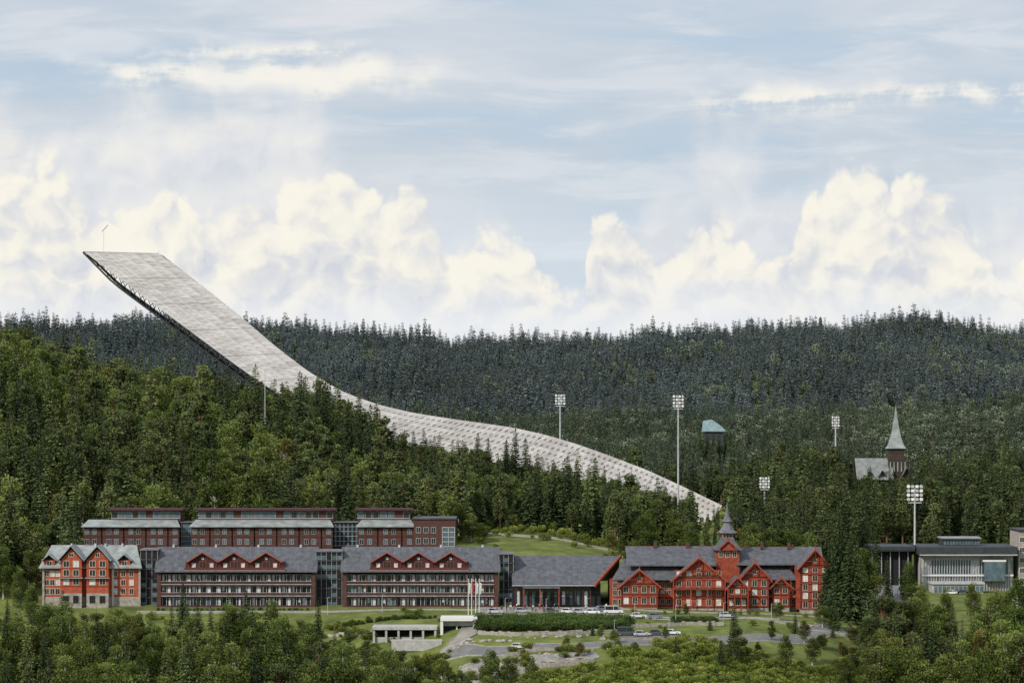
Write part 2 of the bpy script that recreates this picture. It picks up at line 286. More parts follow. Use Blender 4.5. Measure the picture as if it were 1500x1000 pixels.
# ------------------------------------------------------------ builder
class B:
    def __init__(s,name,loc=(0,0,0)):
        s.e=bpy.data.objects.new(name,None); s.e.location=loc; S.collection.objects.link(s.e); s.p={}
    def add(s,part,m,V,Fq):
        d=s.p.setdefault(part,([],[],[],[])); o=len(d[0]); d[0].extend([tuple(v) for v in V]); d[1].extend([[i+o for i in f] for f in Fq])
        if m not in d[2]: d[2].append(m)
        d[3].extend([d[2].index(m)]*len(Fq))
    def box(s,part,m,x0,x1,y0,y1,z0,z1):
        V=[(x,y,z) for z in(z0,z1) for y in(y0,y1) for x in(x0,x1)]
        s.add(part,m,V,[(0,2,3,1),(4,5,7,6),(0,1,5,4),(2,6,7,3),(0,4,6,2),(1,3,7,5)])
    def poly(s,part,m,P,ext):
        n=len(P); ext=np.array(ext); V=[tuple(p) for p in P]+[tuple(np.array(p)+ext) for p in P]
        s.add(part,m,V,[list(range(n)),list(range(2*n-1,n-1,-1))]+[[i,n+i,n+(i+1)%n,(i+1)%n] for i in range(n)])
    def bar(s,part,m,p0,p1,r,r2=None,k=6):
        V,Fq=limb(p0,p1,r,r if r2 is None else r2,k); s.add(part,m,V,[list(f) for f in Fq]+[list(range(k)),list(range(2*k-1,k-1,-1))])
    def roofx(s,part,m,x0,x1,y0,y1,ze,zr,t=0.3,hip=0):
        ym=(y0+y1)/2
        for (ya,za,yb,zb) in ((y0,ze,ym,zr),(y1,ze,ym,zr)):
            P=[(x0,ya,za),(x1,ya,za),(x1-hip,yb,zb),(x0+hip,yb,zb)]; s.poly(part,m,P,(0,0,t))
    def roofy(s,part,m,x0,x1,y0,y1,ze,zr,t=0.25,trim=None,tw=0.35):
        xm=(x0+x1)/2
        for (xa,xb) in ((x0,xm),(x1,xm)):
            s.poly(part,m,[(xa,y0,ze),(xa,y1,ze),(xb,y1,zr),(xb,y0,zr)],(0,0,t))
            if trim: s.poly('gable_trim',trim,[(xa,y0-.06,ze-tw+.05),(xb,y0-.06,zr-tw+.05),(xb,y0-.06,zr+t+.05),(xa,y0-.06,ze+t+.05)],(0,-0.12,0))
    def window(s,xc,zc,w,h,y,frame,glass,mull=1,part='windows',fw=0.12):
        s.box(part,glass,xc-w/2,xc+w/2,y-0.05,y+0.02,zc-h/2,zc+h/2)
        for a,b in ((xc-w/2-fw,xc-w/2),(xc+w/2,xc+w/2+fw)): s.box(part,frame,a,b,y-0.12,y,zc-h/2-fw,zc+h/2+fw)
        for a,b in ((zc-h/2-fw,zc-h/2),(zc+h/2,zc+h/2+fw)): s.box(part,frame,xc-w/2,xc+w/2,y-0.12,y,a,b)
        for i in range(mull):
            xm=xc-w/2+w*(i+1)/(mull+1); s.box(part,frame,xm-0.04,xm+0.04,y-0.10,y-0.052,zc-h/2,zc+h/2)
    def done(s):
        for k,(V,Fq,ms,mi) in s.p.items():
            mesh_obj(k,V,Fq,ms,mi=mi,parent=s.e)
        return s.e
orange=mat('orange_red_timber',(0.29,0.060,0.030),0.65,0.4,0.9)
orange2=mat('orange_red_panel',(0.38,0.085,0.042),0.65,0.3,0.9)
red2=mat('red_timber_trim',(0.34,0.064,0.034),0.6,0.3,1.2)
dred=mat('dark_red_timber',(0.070,0.028,0.030),0.7,0.35,1.5)
dredb=mat('dark_red_boards',(.13,.032,.024),.6)
brick=mat('brown_brick',(0.095,0.044,0.037),0.85,0.35,1.4)
slate=mat('slate_roof',(0.10,0.105,0.118),0.6,0.4,0.7)
slate2=mat('grey_slate_roof',(0.15,0.155,0.17),0.55,0.35,0.7)
metal=mat('light_metal_roof',(0.28,0.305,0.30),0.45,0.35,0.4)
white=mat('white_paint',(0.72,0.72,0.70),0.5,0.08,2)
cream=mat('cream_window_frames',(.62,.55,.46),.5,.15)
wframe=mat('grey_window_frames',(.42,.42,.41),.5,.15)
curt=mat('white_curtain',(0.60,0.60,0.59),0.7,0.4,1.1)
glass=mat('window_glass',(0.03,0.035,0.04),0.12,0.4,0.8,spec=0.8)
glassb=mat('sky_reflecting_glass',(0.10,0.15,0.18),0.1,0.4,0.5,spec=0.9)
dark=mat('dark_interior',(0.018,0.018,0.022),0.8,0.3,1)
stone=mat('granite_stone',(0.34,0.31,0.275),0.85,0.4,1.2)
conc=mat('concrete',(0.42,0.41,0.39),0.85,0.25,0.6)
steel=mat('galvanised_steel',(0.5,0.51,0.52),0.5,0.15,1,metal=0.2)
wood=mat('tarred_wood',(0.05,0.035,0.028),0.8,0.3,1)
copper=mat('weathered_slate_roof',(0.22,0.235,0.225),0.6,0.35,0.5)
def wing(px0,px1,dorm,dpx0,dpx1):
    b=B('hotel_wing'); D=1000; x0,x1=WX(px0,D),WX(px1,D); y0=1000;y1=1017; zb=2.2; st=3.35; ze=zb+3*st+0.4; zr=19.3
    b.box('walls',dred,x0,x1,y0+1.5,y1,zb-2,ze)
    for a in (x0,x1-1.2): b.box('end_piers',brick,a,a+1.2,y0-.4,y0+1.5,zb-1,ze+.2)
    n=round((x1-x0-2.4)/2.9); pw=(x1-x0-2.4)/n
    for f in range(3):
        z=zb+f*st
        b.box('balconies',conc,x0+1.2,x1-1.2,y0-0.3,y0+1.497,z-0.1,z+0.1)
        if f: 
            b.box('balconies',dred,x0+1.2,x1-1.2,y0-0.3,y0-0.2,z+0.2,z+0.9)
            b.box('balconies',wframe,x0+1.2,x1-1.2,y0-0.33,y0-0.17,z+0.93,z+1.02)
        else:
            b.box('balconies',dred,x0+1.2,x1-1.2,y0-0.3,y0-0.2,z+0.15,z+0.6)
        for i in range(n):
            xc=x0+1.2+pw*(i+.5)
            b.box('windows',glass if random.random()<.75 else glassb,xc-1.15,xc+1.15,y0+1.0,y0+1.498,z+0.3,z+2.75)
            w=random.uniform(.35,0.9) ; sd=random.choice((-1,1))
            if random.random()<0.88: b.box('curtains',curt,xc+(sd*1.1 if sd<0 else 1.1-w),xc+(sd*1.1+w if sd<0 else 1.1),y0+.94,y0+.997,z+0.35,z+2.7)
            if random.random()<0.45: b.box('curtains',curt,xc-1.1 if sd>0 else xc+.6,xc-.6 if sd>0 else xc+1.1,y0+.94,y0+.997,z+random.uniform(.35,1.5),z+2.7)
            for xx in (xc-1.2,xc-.02,xc+1.12): b.box('window_frames',white,xx,xx+0.09,y0+.88,y0+.937,z+.3,z+2.8)
            b.box('partitions',dred,xc-pw/2-.1,xc-pw/2+.1,y0-0.15,y0+1.37,z+.121,z+st-.121)
        b.box('window_frames',wframe,x0+1.2,x1-1.2,y0+.84,y0+.86,z+2.78,z+2.9)
    b.roofx('roof',slate,x0-.6,x1+.6,y0-1.2,y1+1,ze,zr); b.box('gutter',slate2,x0-.6,x1+.6,y0-1.35,y0-1.203,ze-.1,ze+.18)
    ym=(y0+y1)/2
    for i in range(int((x1-x0)/2.4)):
        xx=x0+i*2.4+.5; b.poly('roof_seams',slate2,[(xx,y0-1.1,ze+.31),(xx+.1,y0-1.1,ze+.31),(xx+.1,ym,zr+.31),(xx,ym,zr+.31)],(0,0,.06))
    for xx in (x0+.02,x1-.32): b.poly('gable_walls',dred,[(xx,y0+1.6,ze),(xx,y1-.1,ze),(xx,ym,zr-.6)],(0.3,0,0))
    for i in range(4):
        xx=x0+(x1-x0)*(.08+.27*i); b.box('chimneys',steel,xx,xx+.6,ym-.4,ym+.3,zr-.3,zr+.9)
    a0,a1=WX(dpx0,D),WX(dpx1,D); zf=ze+.35
    b.box('dormer_walls',dred,a0,a1,y0-0.2,y0+8,zf,zf+2.6)
    b.box('dormer_balcony',dredb,a0-.2,a1+.2,y0-1.5,y0-1.4,zf+.15,zf+.95)
    b.box('dormer_balcony',wframe,a0-.2,a1+.2,y0-1.5,y0-.21,zf-.02,zf+.1)
    for pc in dorm:
        xc=WX(pc,D); w=4.7
        b.poly('dormer_walls',dred,[(xc-w+.5,y0-.3,zf+.11),(xc+w-.5,y0-.3,zf+.11),(xc+w-.5,y0-.3,zf+2.3),(xc,y0-.3,zf+5.2),(xc-w+.5,y0-.3,zf+2.3)],(0,.09,0))
        b.roofy('dormer_roof',slate2,xc-w,xc+w,y0-1.3,y0+8,zf+2.3,zf+5.2,.2,red2,.14)
        b.window(xc,zf+1.6,1.9,2.0,y0-.3,red2,glass,1); 
        b.window(xc-2.6,zf+1.4,1.1,1.5,y0-.3,red2,curt,0); b.window(xc+2.6,zf+1.4,1.1,1.5,y0-.3,red2,curt,0)
        b.window(xc,zf+3.5,.8,.7,y0-.3,dredb,curt,0)
        b.box('dormer_walls',dredb,xc-w+.5,xc-w+.8,y0-.45,y0-.31,zf+.1,zf+2.4);b.box('dormer_walls',dredb,xc+w-.8,xc+w-.5,y0-.45,y0-.31,zf+.1,zf+2.4)
    b.done()
wing(230,462,(297,343,390),272,417); wing(502,730,(567,613,660),543,686)
def link(px0,px1,pt,D=1003):
    b=B('glazed_link_building'); x0,x1=WX(px0,D),WX(px1,D); zt=WZ(pt,D)
    b.box('walls',dark,x0,x1,D,D+12,0,zt); b.box('roof',slate2,x0-.3,x1+.3,D-.4,D+12.4,zt+.003,zt+.4)
    n=max(2,int((x1-x0)/1.3))
    for i in range(n+1):
        xx=x0+(x1-x0)*i/n; b.box('mullions',wframe,xx-.05,xx+.05,D-.2,D-.08,1,zt)
    for j in range(6):
        z=2+(zt-2)*j/6; b.box('mullions',mat('dark_steel',(0.08,0.085,0.09),.5),x0,x1,D-.3,D-.203,z,z+.25)
        for i in range(n):
            if random.random()<.5: b.box('windows',glassb,x0+(x1-x0)*i/n+.1,x0+(x1-x0)*(i+1)/n-.1,D-.06,D-.01,z+.4,z+1.6)
    b.done()
link(206,231,806); link(463,501,808); link(731,752,812)
b=B('hotel_lobby_building'); D=998; x0,x1=WX(750,D),WX(905,D); ze=WZ(857,D); zr=WZ(815,1012)
b.box('walls',dark,x0,x1-5,D+2,1022,0,ze+.5)
b.poly('roof',slate,[(x0,D-1,ze),(x1-7,D-1,ze),(x1+1,1012,zr),(x0,1012,zr)],(0,0,.35))
b.poly('roof',slate,[(x0,1026,ze),(x1+1,1026,ze),(x1+1,1012,zr),(x0,1012,zr)],(0,0,.35))
b.poly('roof_verge',orange,[(x1-7,D-1.1,ze-.3),(x1-6.4,D-1.1,ze-.3),(x1+1.6,1012,zr-.2),(x1+1,1012,zr-.2)],(0,0,.7))
for i in range(11):
    xx=x0+1+(x1-x0-9)*i/10; b.box('columns',dred,xx-.15,xx+.15,D+.2,D+.5,1.5,ze)
    if i<10: 
        b.box('windows',glass,xx+.25,xx+2,D+1.9,D+1.99,2.4,ze-.4)
        b.box('windows',curt if i%3==0 else glassb,xx+.5,xx+1.4,D+1.8,D+1.88,3.0,ze-1.8)
b.box('fascia',wframe,x0,x1-7,D-1.15,D-1.05,ze-.1,ze+.15)
for i in range(14):
    xx=x0+1+(x1-x0-9)*i/14; b.poly('roof_seams',slate2,[(xx,D-.9,ze+.36),(xx+.12,D-.9,ze+.36),(xx+.12,1012,zr+.36),(xx,1012,zr+.36)],(0,0,.08))
b.box('entrance_canopy',slate,x0+3,x0+14,D-6,D-1.2,ze-.6,ze-.3)
for xx in (x0+3.3,x0+8,x0+13.5): b.box('columns',orange,xx,xx+.3,D-5.8,D-5.5,2,ze-.6)
b.done()
# ---- left orange block
b=B('orange_timber_apartment_block'); D=1000; X=lambda p:WX(p,1000); Zf=lambda p:WZ(p,1000)
b.box('walls',orange2,X(62),X(204),1001,1016,1,Zf(832))
b.roofx('roof',metal,X(57),X(208),999.5,1018,Zf(832),Zf(801),.3,hip=2.5)
for p0,p1,pk in ((90,121,799),(128,160,799)):
    b.box('bay_walls',orange2,X(p0),X(p1),998,1001,Zf(868),Zf(820)); b.box('bay_base',stone,X(p0),X(p1),997.9,1001,1,Zf(868)-.003)
    xm=(X(p0)+X(p1))/2; b.poly('bay_gable',orange2,[(X(p0),998,Zf(820)),(X(p1),998,Zf(820)),(xm,998,Zf(803))],(0,3,0))
    b.roofy('bay_roof',metal,X(p0)-.8,X(p1)+.8,997.2,1008,Zf(821),Zf(pk),.25,metal,.12)
    for r_,z in enumerate((824,837,850,)):
        for q in (.27,.73): b.window(X(p0)+(X(p1)-X(p0))*q,Zf(z+1),1.6,1.7,998,cream,glass if random.random()<.7 else curt,1)
    for z in (831,844,857): b.box('trim',red2,X(p0)-.1,X(p1)+.1,997.8,997.97,Zf(z)-.15,Zf(z)+.15)
    b.window(xm,Zf(812),1.2,1.0,998,cream,glass,1)
    for q in (.27,.73): b.window(X(p0)+(X(p1)-X(p0))*q,Zf(877),1.7,2.2,997.9,stone,dark,0)
    b.box('bay_balcony',metal,X(p0)-.4,X(p1)+.4,996.9,997.79,Zf(845)-.2,Zf(845))
for p in (68,76,84,168,180,192):
    for z in (840,853,866): b.window(X(p),Zf(z),1.2,1.6,1001,cream,glass if random.random()<.7 else curt,1)
b.box('base',stone,X(62)-.1,X(204)+.1,1000.9,1001.05,1,Zf(874))
for p in (72,182,): 
    b.box('dormer',orange2,X(p)-1.6,X(p)+1.6,1000.5,1006,Zf(830),Zf(820)); b.roofy('dormer_roof',metal,X(p)-2.2,X(p)+2.2,999.6,1008,Zf(821),Zf(812),.2,metal,.1); b.window(X(p),Zf(825),1.4,1.3,1000.5,cream,glass,1)
for p in (63,204,165): b.box('corner_posts',stone if p!=165 else cream,X(p)-.3,X(p)+.3,1000.6,1000.88,1,Zf(833))
for p in (100,135,150,175): b.bar('chimneys',steel,(X(p),1008,Zf(806)),(X(p),1008,Zf(797)),.35)
b.done()
# ---- rear brick blocks
def rear(px0,px1,seg,pent,name='brick_hotel_block'):
    b=B(name); D=1052; X=lambda p:WX(p,D); Z=lambda p:WZ(p,D); 
    b.box('walls',brick,X(px0),X(px1),D,D+14,8,Z(771))
    b.poly('roof',metal,[(X(px0)-.5,D-1.2,Z(771.5)),(X(px1)+.5,D-1.2,Z(771.5)),(X(px1)-1,D+5,Z(762.5)),(X(px0)+1,D+5,Z(762.5))],(0,0,.25))
    b.box('penthouse_walls',brick,X(pent[0]),X(pent[1]),D+5,D+14,Z(771),Z(748))
    b.box('penthouse_roof',dred,X(pent[0])-.8,X(pent[1])+.8,D+3.6,D+15,Z(748)+.003,Z(745.5))
    n=int((X(pent[1])-X(pent[0]))/2.1)
    for i in range(n):
        xx=X(pent[0])+(i+.5)*(X(pent[1])-X(pent[0]))/n
        if i%6!=5: b.window(xx,Z(754.5),1.75,2.0,D+5,wframe,glassb if random.random()<.7 else glass,0,fw=.08)
    b.box('terrace_rail',steel,X(pent[0]),X(pent[1]),D+4,D+4.06,Z(759.5),Z(758.8))
    n=int((px1-px0)/10.5)
    for row in (778,793):
        for i in range(n):
            xx=X(px0)+(i+.5)*(X(px1)-X(px0))/n
            if (i%3)!=2: b.window(xx,Z(row),1.2,1.5,D,wframe,glassb if random.random()<.55 else glass,1,fw=.08)
            else: b.box('downpipes',dark,xx-.12,xx+.12,D-.15,D-.02,10,Z(772))
    for row in (785.5,800): b.box('string_course',dred,X(px0)-.05,X(px1)+.05,D-.1,D-.003,Z(row)-.1,Z(row)+.12)
    b.done()
rear(122,262,0,(160,262)); rear(280,487,0,(288,487)); rear(524,606,0,(522,600))
b=B('brick_stair_tower'); D=1050; X=lambda p:WX(p,D); Z=lambda p:WZ(p,D)
b.box('walls',brick,X(606),X(667),D,D+16,8,Z(760)); b.box('roof',slate,X(606)-.3,X(667)+.3,D-.4,D+16.3,Z(760)+.003,Z(758))
b.box('windows',glassb,X(648),X(666),D-.1,D-.01,Z(800),Z(772))
for z in (772,779,786,793,800): b.box('window_frames',wframe,X(647.6),X(666.4),D-.2,D-.103,Z(z)-.12,Z(z)+.12)
for p in (648,657,666): b.box('window_frames',wframe,X(p)-.1,X(p)+.1,D-.3,D-.203,Z(800),Z(772))
for z in (776,792): 
    for p in (613,624,635): b.window(X(p),Z(z),1.3,1.6,D,wframe,glass,1)
b.done()
for a,c in ((262,281),(487,524)):
    b=B('glazed_stairwell'); b.box('walls',dark,X(a)+.1,X(c)-.1,1056,1066,8,Z(766)); b.box('roof',slate2,X(a),X(c),1055.5,1066.5,Z(766)+.003,Z(765))
    for j in range(5): b.box('glazing_bars',wframe,X(a),X(c),1055.8,1055.9,Z(772+j*7)-.06,Z(772+j*7)+.06)
    for j in range(6): 
        xx=X(a)+(X(c)-X(a))*(j+.5)/6; b.box('windows',glassb,xx-.25,xx+.25,1055.92,1055.98,Z(800),Z(768))
    b.done()
# ---- old dragon style hotel
b=B('dragon_style_timber_hotel'); X=lambda p,D=1000:WX(p,D); Z=lambda p,D=1000:WZ(p,D)
b.box('base_wall',stone,X(893),X(1211),1001,1024,-1,Z(889))
b.box('walls',orange,X(893),X(1165),1001,1020,Z(889)+.003,Z(848))
b.box('walls',orange,X(1165)+.003,X(1211),996,1022,Z(891),Z(828))
b.box('walls',orange,X(925),X(1165),1006,1020.1,Z(848)+.003,Z(826))
b.roofx('roof',slate,X(918),X(1050),1001,1022,Z(829),Z(801,1011),.35)
b.poly('roof',slate,[(X(896),998.5,Z(849)),(X(990),998.5,Z(849)),(X(1000),1008,Z(819,1008)),(X(916),1008,Z(819,1008))],(0,0,.3))
b.roofx('roof',slate,X(1078),X(1208),1002,1022,Z(828),Z(802,1012),.35)
b.poly('roof',slate,[(X(1090),998.5,Z(849)),(X(1168),998.5,Z(849)),(X(1150),1008,Z(822,1008)),(X(1090),1008,Z(822,1008))],(0,0,.3))
b.bar('ridge_trim',dredb,(X(918),1011.5,Z(800,1011)),(X(1050),1011.5,Z(800,1011)),.18)
b.bar('ridge_trim',dredb,(X(1085),1012,Z(801,1012)),(X(1208),1012,Z(801,1012)),.18)
def ogable(pc,hw,ye,yp,yb,yf,rows,nw,base=889,stonebase=True,balc=False):
    xc=X(pc); w=hw/5
    b.box('walls',orange,xc-w,xc+w,yf,1008,Z(base)+.003,Z(ye))
    b.poly('gable_walls',orange,[(xc-w,yf,Z(ye)),(xc+w,yf,Z(ye)),(xc,yf,Z(yp)-.4)],(0,6,0))
    b.roofy('gable_roofs',slate,xc-w-1.1,xc+w+1.1,yf-1.3,1012,Z(ye+4),Z(yp),.25,red2,.32)
    if stonebase: b.box('base_wall',stone,xc-w-.05,xc+w+.05,yf-.05,1001,-1,Z(base))
    b.bar('finials',red2,(xc,yf-1.3,Z(yp)),(xc,yf-1.5,Z(yp)+1.9),.16,.04); b.bar('finials',red2,(xc,yf-1.4,Z(yp)+1.3),(xc+.7,yf-1.5,Z(yp)+1.6),.1,.03)
    zc=Z(ye)+(Z(yp)-Z(ye))*.35; hw2=w*.62
    b.box('gable_trim',dredb,xc-hw2-.6,xc+hw2+.6,yf-1.4,yf-1.2,zc-.13,zc+.13); b.box('gable_trim',dredb,xc-.1,xc+.1,yf-1.41,yf-1.21,zc+.14,Z(yp)-.2)
    for i in (-1,1): b.bar('gable_trim',red2,(xc+i*(w+.1),yf-.1,Z(ye)-1.8),(xc+i*(w+.9),yf-1.2,Z(ye)-.3),.12)
    for (rz,h) in rows:
        for i in range(nw):
            q=(i+.5)/nw; b.window(xc-w+2*w*q,Z(rz),min(1.3,2*w/nw*.66),h,yf,cream,glass if random.random()<.75 else curt,1,fw=.1)
        b.box('string_courses',dredb,xc-w-.1,xc+w+.1,yf-.16,yf-.003,Z(rz)-h/2-.62,Z(rz)-h/2-.38)
        b.box('string_courses',red2,xc-w-.1,xc+w+.1,yf-.3,yf-.003,Z(rz)+h/2+.2,Z(rz)+h/2+.35)
    b.window(xc,Z((ye+yp)/2+3),.9,1.1,yf,cream,glass,1,fw=.1)
    for i in (-1,1): b.box('corner_boards',dredb,xc+i*w-.15,xc+i*w+.15,yf-.2,yf-.02,Z(base),Z(ye))
    if balc:
        for zb_ in balc:
            b.box('balconies',dredb,xc-w-.5,xc+w+.5,yf-2.2,yf-.2,Z(zb_)-.12,Z(zb_)+.08)
            n=int(2*w/0.55)
            for i in range(n+1):
                xx=xc-w-.4+(2*w+.8)*i/n; b.box('balcony_balusters',red2,xx-.07,xx+.07,yf-2.2,yf-2.1,Z(zb_)+.08,Z(zb_)+1.0)
            b.box('balconies',red2,xc-w-.5,xc+w+.5,yf-2.28,yf-2.05,Z(zb_)+1.0,Z(zb_)+1.15)
            for i in (-1,-.33,.33,1): b.box('balcony_posts',red2,xc+i*(w+.3)-.12,xc+i*(w+.3)+.12,yf-2.17,yf-1.97,Z(891),Z(zb_)+2.6)
ogable(936,26,855,833,0,996,((862,1.7),(878,1.8)),4)
ogable(1022,36,846,815,0,994,((838,1.3),(853,1.7),(866,1.6),(880,1.8)),5,balc=(861,))
ogable(1104,20,846,822,0,996,((853,1.6),(866,1.6),(880,1.8)),3)
ogable(1078,13,858,843,0,993,((864,1.4),(880,1.6)),3,balc=(872,))
ogable(1191,21,829,803,0,993.5,((833,1.3),(845,1.7),(858,1.7),(870,1.7),(883,1.8)),3)
ogable(1143,12,857,845,0,997.5,((864,1.4),(880,1.6)),2)
for p in list(range(962,985,9))+list(range(1124,1166,9))+[901,909]:
    for z in (857,868,881): b.window(X(p),Z(z),1.1,1.5,1001,cream,glass if random.random()<.7 else curt,1,fw=.1)
for p in range(968,1200,13): b.window(X(p),Z(835),1.0,1.2,1006,cream,glass,1,fw=.1)
b.box('balconies',red2,X(962),X(986),998.8,999,Z(873)-.1,Z(873)+.9);b.box('balconies',red2,X(1120),X(1168),998.3,998.5,Z(874)-.1,Z(874)+.9)
b.box('balconies',dredb,X(1120),X(1168),998.5,1000.9,Z(874)-.15,Z(874)+.05)
for p in range(1122,1168,9): b.box('balcony_posts',red2,X(p)-.12,X(p)+.12,998.55,998.75,Z(889),Z(849))
def octa(part,m,xc,yc,prof,k=8,a0=math.pi/8):
    V=[];Fq=[]
    for (r_,z) in prof:
        for i in range(k): V.append((xc+r_*math.cos(a0+i*2*math.pi/k),yc+r_*math.sin(a0+i*2*math.pi/k),z))
    for j in range(len(prof)-1):
        for i in range(k): Fq.append([j*k+i,j*k+(i+1)%k,(j+1)*k+(i+1)%k,(j+1)*k+i])
    Fq.append(list(range((len(prof)-1)*k,len(prof)*k))); b.add(part,m,V,Fq)
xt=X(1067); yt=1006
b.box('tower_walls',orange,xt-3.4,xt+3.4,yt-3.4,yt+3.4,Z(850),Z(805))
octa('tower_roof',slate,xt,yt,[(6.0,Z(806)),(4.3,Z(799)),(3.0,Z(791)),(2.6,Z(788))],4,math.pi/4)
b.box('tower_walls',orange,xt-1.75,xt+1.75,yt-1.75,yt+1.75,Z(790),Z(780))
for i in (-.9,0.9): b.window(xt+i,Z(785),.8,1.2,yt-1.75,cream,glass,0,fw=.1)
for i in (-2,0,2): b.window(xt+i,Z(812),1.1,1.5,yt-3.4,cream,glass,1)
octa('tower_roof',slate2,xt,yt,[(3.3,Z(781)),(2.2,Z(777)),(1.3,Z(770)),(1.0,Z(766)),(1.6,Z(764.5)),(.8,Z(757)),(.3,Z(746)),(.04,Z(735))],8)
for (ex,zz) in ((4.1,806),(2.4,781)):
    for i in (-1,1):
        b.bar('dragon_finials',red2,(xt+i*ex,yt-ex,Z(zz)),(xt+i*(ex+.9),yt-ex-.6,Z(zz)+1.2),.16,.05)
b.roofy('tower_gable',slate,xt-2.6,xt+2.6,yt-5,yt,Z(803),Z(791),.2,red2,.35); b.poly('tower_gable_wall',orange,[(xt-2.2,yt-4.6,Z(806)),(xt+2.2,yt-4.6,Z(806)),(xt,yt-4.6,Z(793))],(0,4,0))
for p,t in ((962,795),(1010,796),(1120,796),(1160,797)): b.box('chimneys',brick,X(p)-.5,X(p)+.5,1010,1011,Z(806),Z(t))
b.done()
# ------------------------------------------------------------ ski jump
up=[(232,371),(300,424),(350,464),(400,507),(450,545),(500,574),(550,592),(600,604),(650,612),(700,619),(750,626),(800,637),(850,652),(900,670),(950,689),(1000,712),(1058,740)]
lo=[(122,368),(200,427),(250,464),(300,501),(350,538),(400,572),(450,604),(500,627),(560,643),(620,658),(680,670),(740,681),(800,694),(850,707),(900,724),(960,750),(1032,782)]
DJ=1392
def resamp(P,n=160):
    P=np.array(P,float); d=np.r_[0,np.cumsum(np.linalg.norm(np.diff(P,axis=0),axis=1))]; t=np.linspace(0,d[-1],400)
    Q=np.stack([np.interp(t,d,P[:,0]),np.interp(t,d,P[:,1])],1)
    for _ in range(30): Q[1:-1]=(Q[:-2]+2*Q[1:-1]+Q[2:])/4
    t2=np.linspace(0,399,n); return np.stack([np.interp(t2,np.arange(400),Q[:,0]),np.interp(t2,np.arange(400),Q[:,1])],1)
nj=170; U_=resamp(up,nj); L_=resamp(lo,nj)
Ux=WX(U_[:,0],DJ);Uz=WZ(U_[:,1],DJ);Lx=WX(L_[:,0],DJ);Lz=WZ(L_[:,1],DJ)
sm=bpy.data.materials.new('perforated_steel_screen'); sm.use_nodes=True; nt=sm.node_tree; bs=nt.nodes['Principled BSDF']; bs.inputs['Roughness'].default_value=.6; bs.inputs['Specular IOR Level'].default_value=.2
def NM(nt,op,*a,clamp=False):
    n=nt.nodes.new('ShaderNodeMath'); n.operation=op; n.use_clamp=clamp
    for i,x in enumerate(a):
        if isinstance(x,(int,float)): n.inputs[i].default_value=x
        else: nt.links.new(x,n.inputs[i])
    return n.outputs[0]
uv=nt.nodes.new('ShaderNodeUVMap'); sp_=nt.nodes.new('ShaderNodeSeparateXYZ'); nt.links.new(uv.outputs[0],sp_.inputs[0]); u=sp_.outputs[0]; v=sp_.outputs[1]
M=lambda op,*a,**k: NM(nt,op,*a,**k)
row=M('FLOOR',M('DIVIDE',v,2.2)); uu=M('ADD',M('DIVIDE',u,2.9),M('MULTIPLY',row,0.5))
cx=nt.nodes.new('ShaderNodeCombineXYZ'); nt.links.new(M('FLOOR',uu),cx.inputs[0]); nt.links.new(row,cx.inputs[1])
wn=nt.nodes.new('ShaderNodeTexWhiteNoise'); wn.noise_dimensions='2D'; nt.links.new(cx.outputs[0],wn.inputs['Vector'])
fr=M('FRACT',uu); fv=M('FRACT',M('DIVIDE',v,2.2))
seam=M('MAXIMUM',M('LESS_THAN',fr,0.10),M('LESS_THAN',fv,0.10))
big=M('LESS_THAN',M('FRACT',M('DIVIDE',u,17.0)),.035)
r2=M('FLOOR',M('DIVIDE',v,2.1)); hu=M('SUBTRACT',M('FRACT',M('ADD',M('DIVIDE',u,2.4),M('MULTIPLY',r2,.5))),.5); hv=M('SUBTRACT',M('FRACT',M('DIVIDE',v,2.1)),.5)
dist=M('ADD',M('ABSOLUTE',hu),M('ABSOLUTE',hv)); hole=M('LESS_THAN',dist,0.28)
holek=NM(nt,'MULTIPLY',M('MINIMUM',M('MAXIMUM',M('DIVIDE',M('SUBTRACT',u,85.0),60.0),0.35),1.0),.6)
nz=nt.nodes.new('ShaderNodeTexNoise'); nz.inputs['Scale'].default_value=0.10; nz.inputs['Detail'].default_value=7; nz.inputs['Roughness'].default_value=.65; nt.links.new(uv.outputs[0],nz.inputs['Vector'])
nz2=nt.nodes.new('ShaderNodeTexNoise'); nz2.inputs['Scale'].default_value=1.1; nz2.inputs['Detail'].default_value=3; nt.links.new(uv.outputs[0],nz2.inputs['Vector'])
val=M('ADD',0.17,M('MULTIPLY',nz.outputs['Fac'],.58)); val=M('ADD',val,M('MULTIPLY',wn.outputs['Value'],.15)); val=M('ADD',val,M('MULTIPLY',nz2.outputs['Fac'],.20))
val=M('MULTIPLY',val,M('SUBTRACT',1,M('MULTIPLY',seam,.24))); val=M('MULTIPLY',val,M('SUBTRACT',1,M('MULTIPLY',hole,holek))); val=M('MULTIPLY',val,M('SUBTRACT',1,M('MULTIPLY',big,.35)))
cc=nt.nodes.new('ShaderNodeCombineColor'); nt.links.new(M('MULTIPLY',val,1.03),cc.inputs[0]); nt.links.new(M('MULTIPLY',val,.985),cc.inputs[1]); nt.links.new(M('MULTIPLY',val,.97),cc.inputs[2]); nt.links.new(cc.outputs[0],bs.inputs['Base Color'])
jump=B('ski_jump'); W=20
arc=np.r_[0,np.cumsum(np.hypot(np.diff((Ux+Lx)/2),np.diff((Uz+Lz)/2)))]
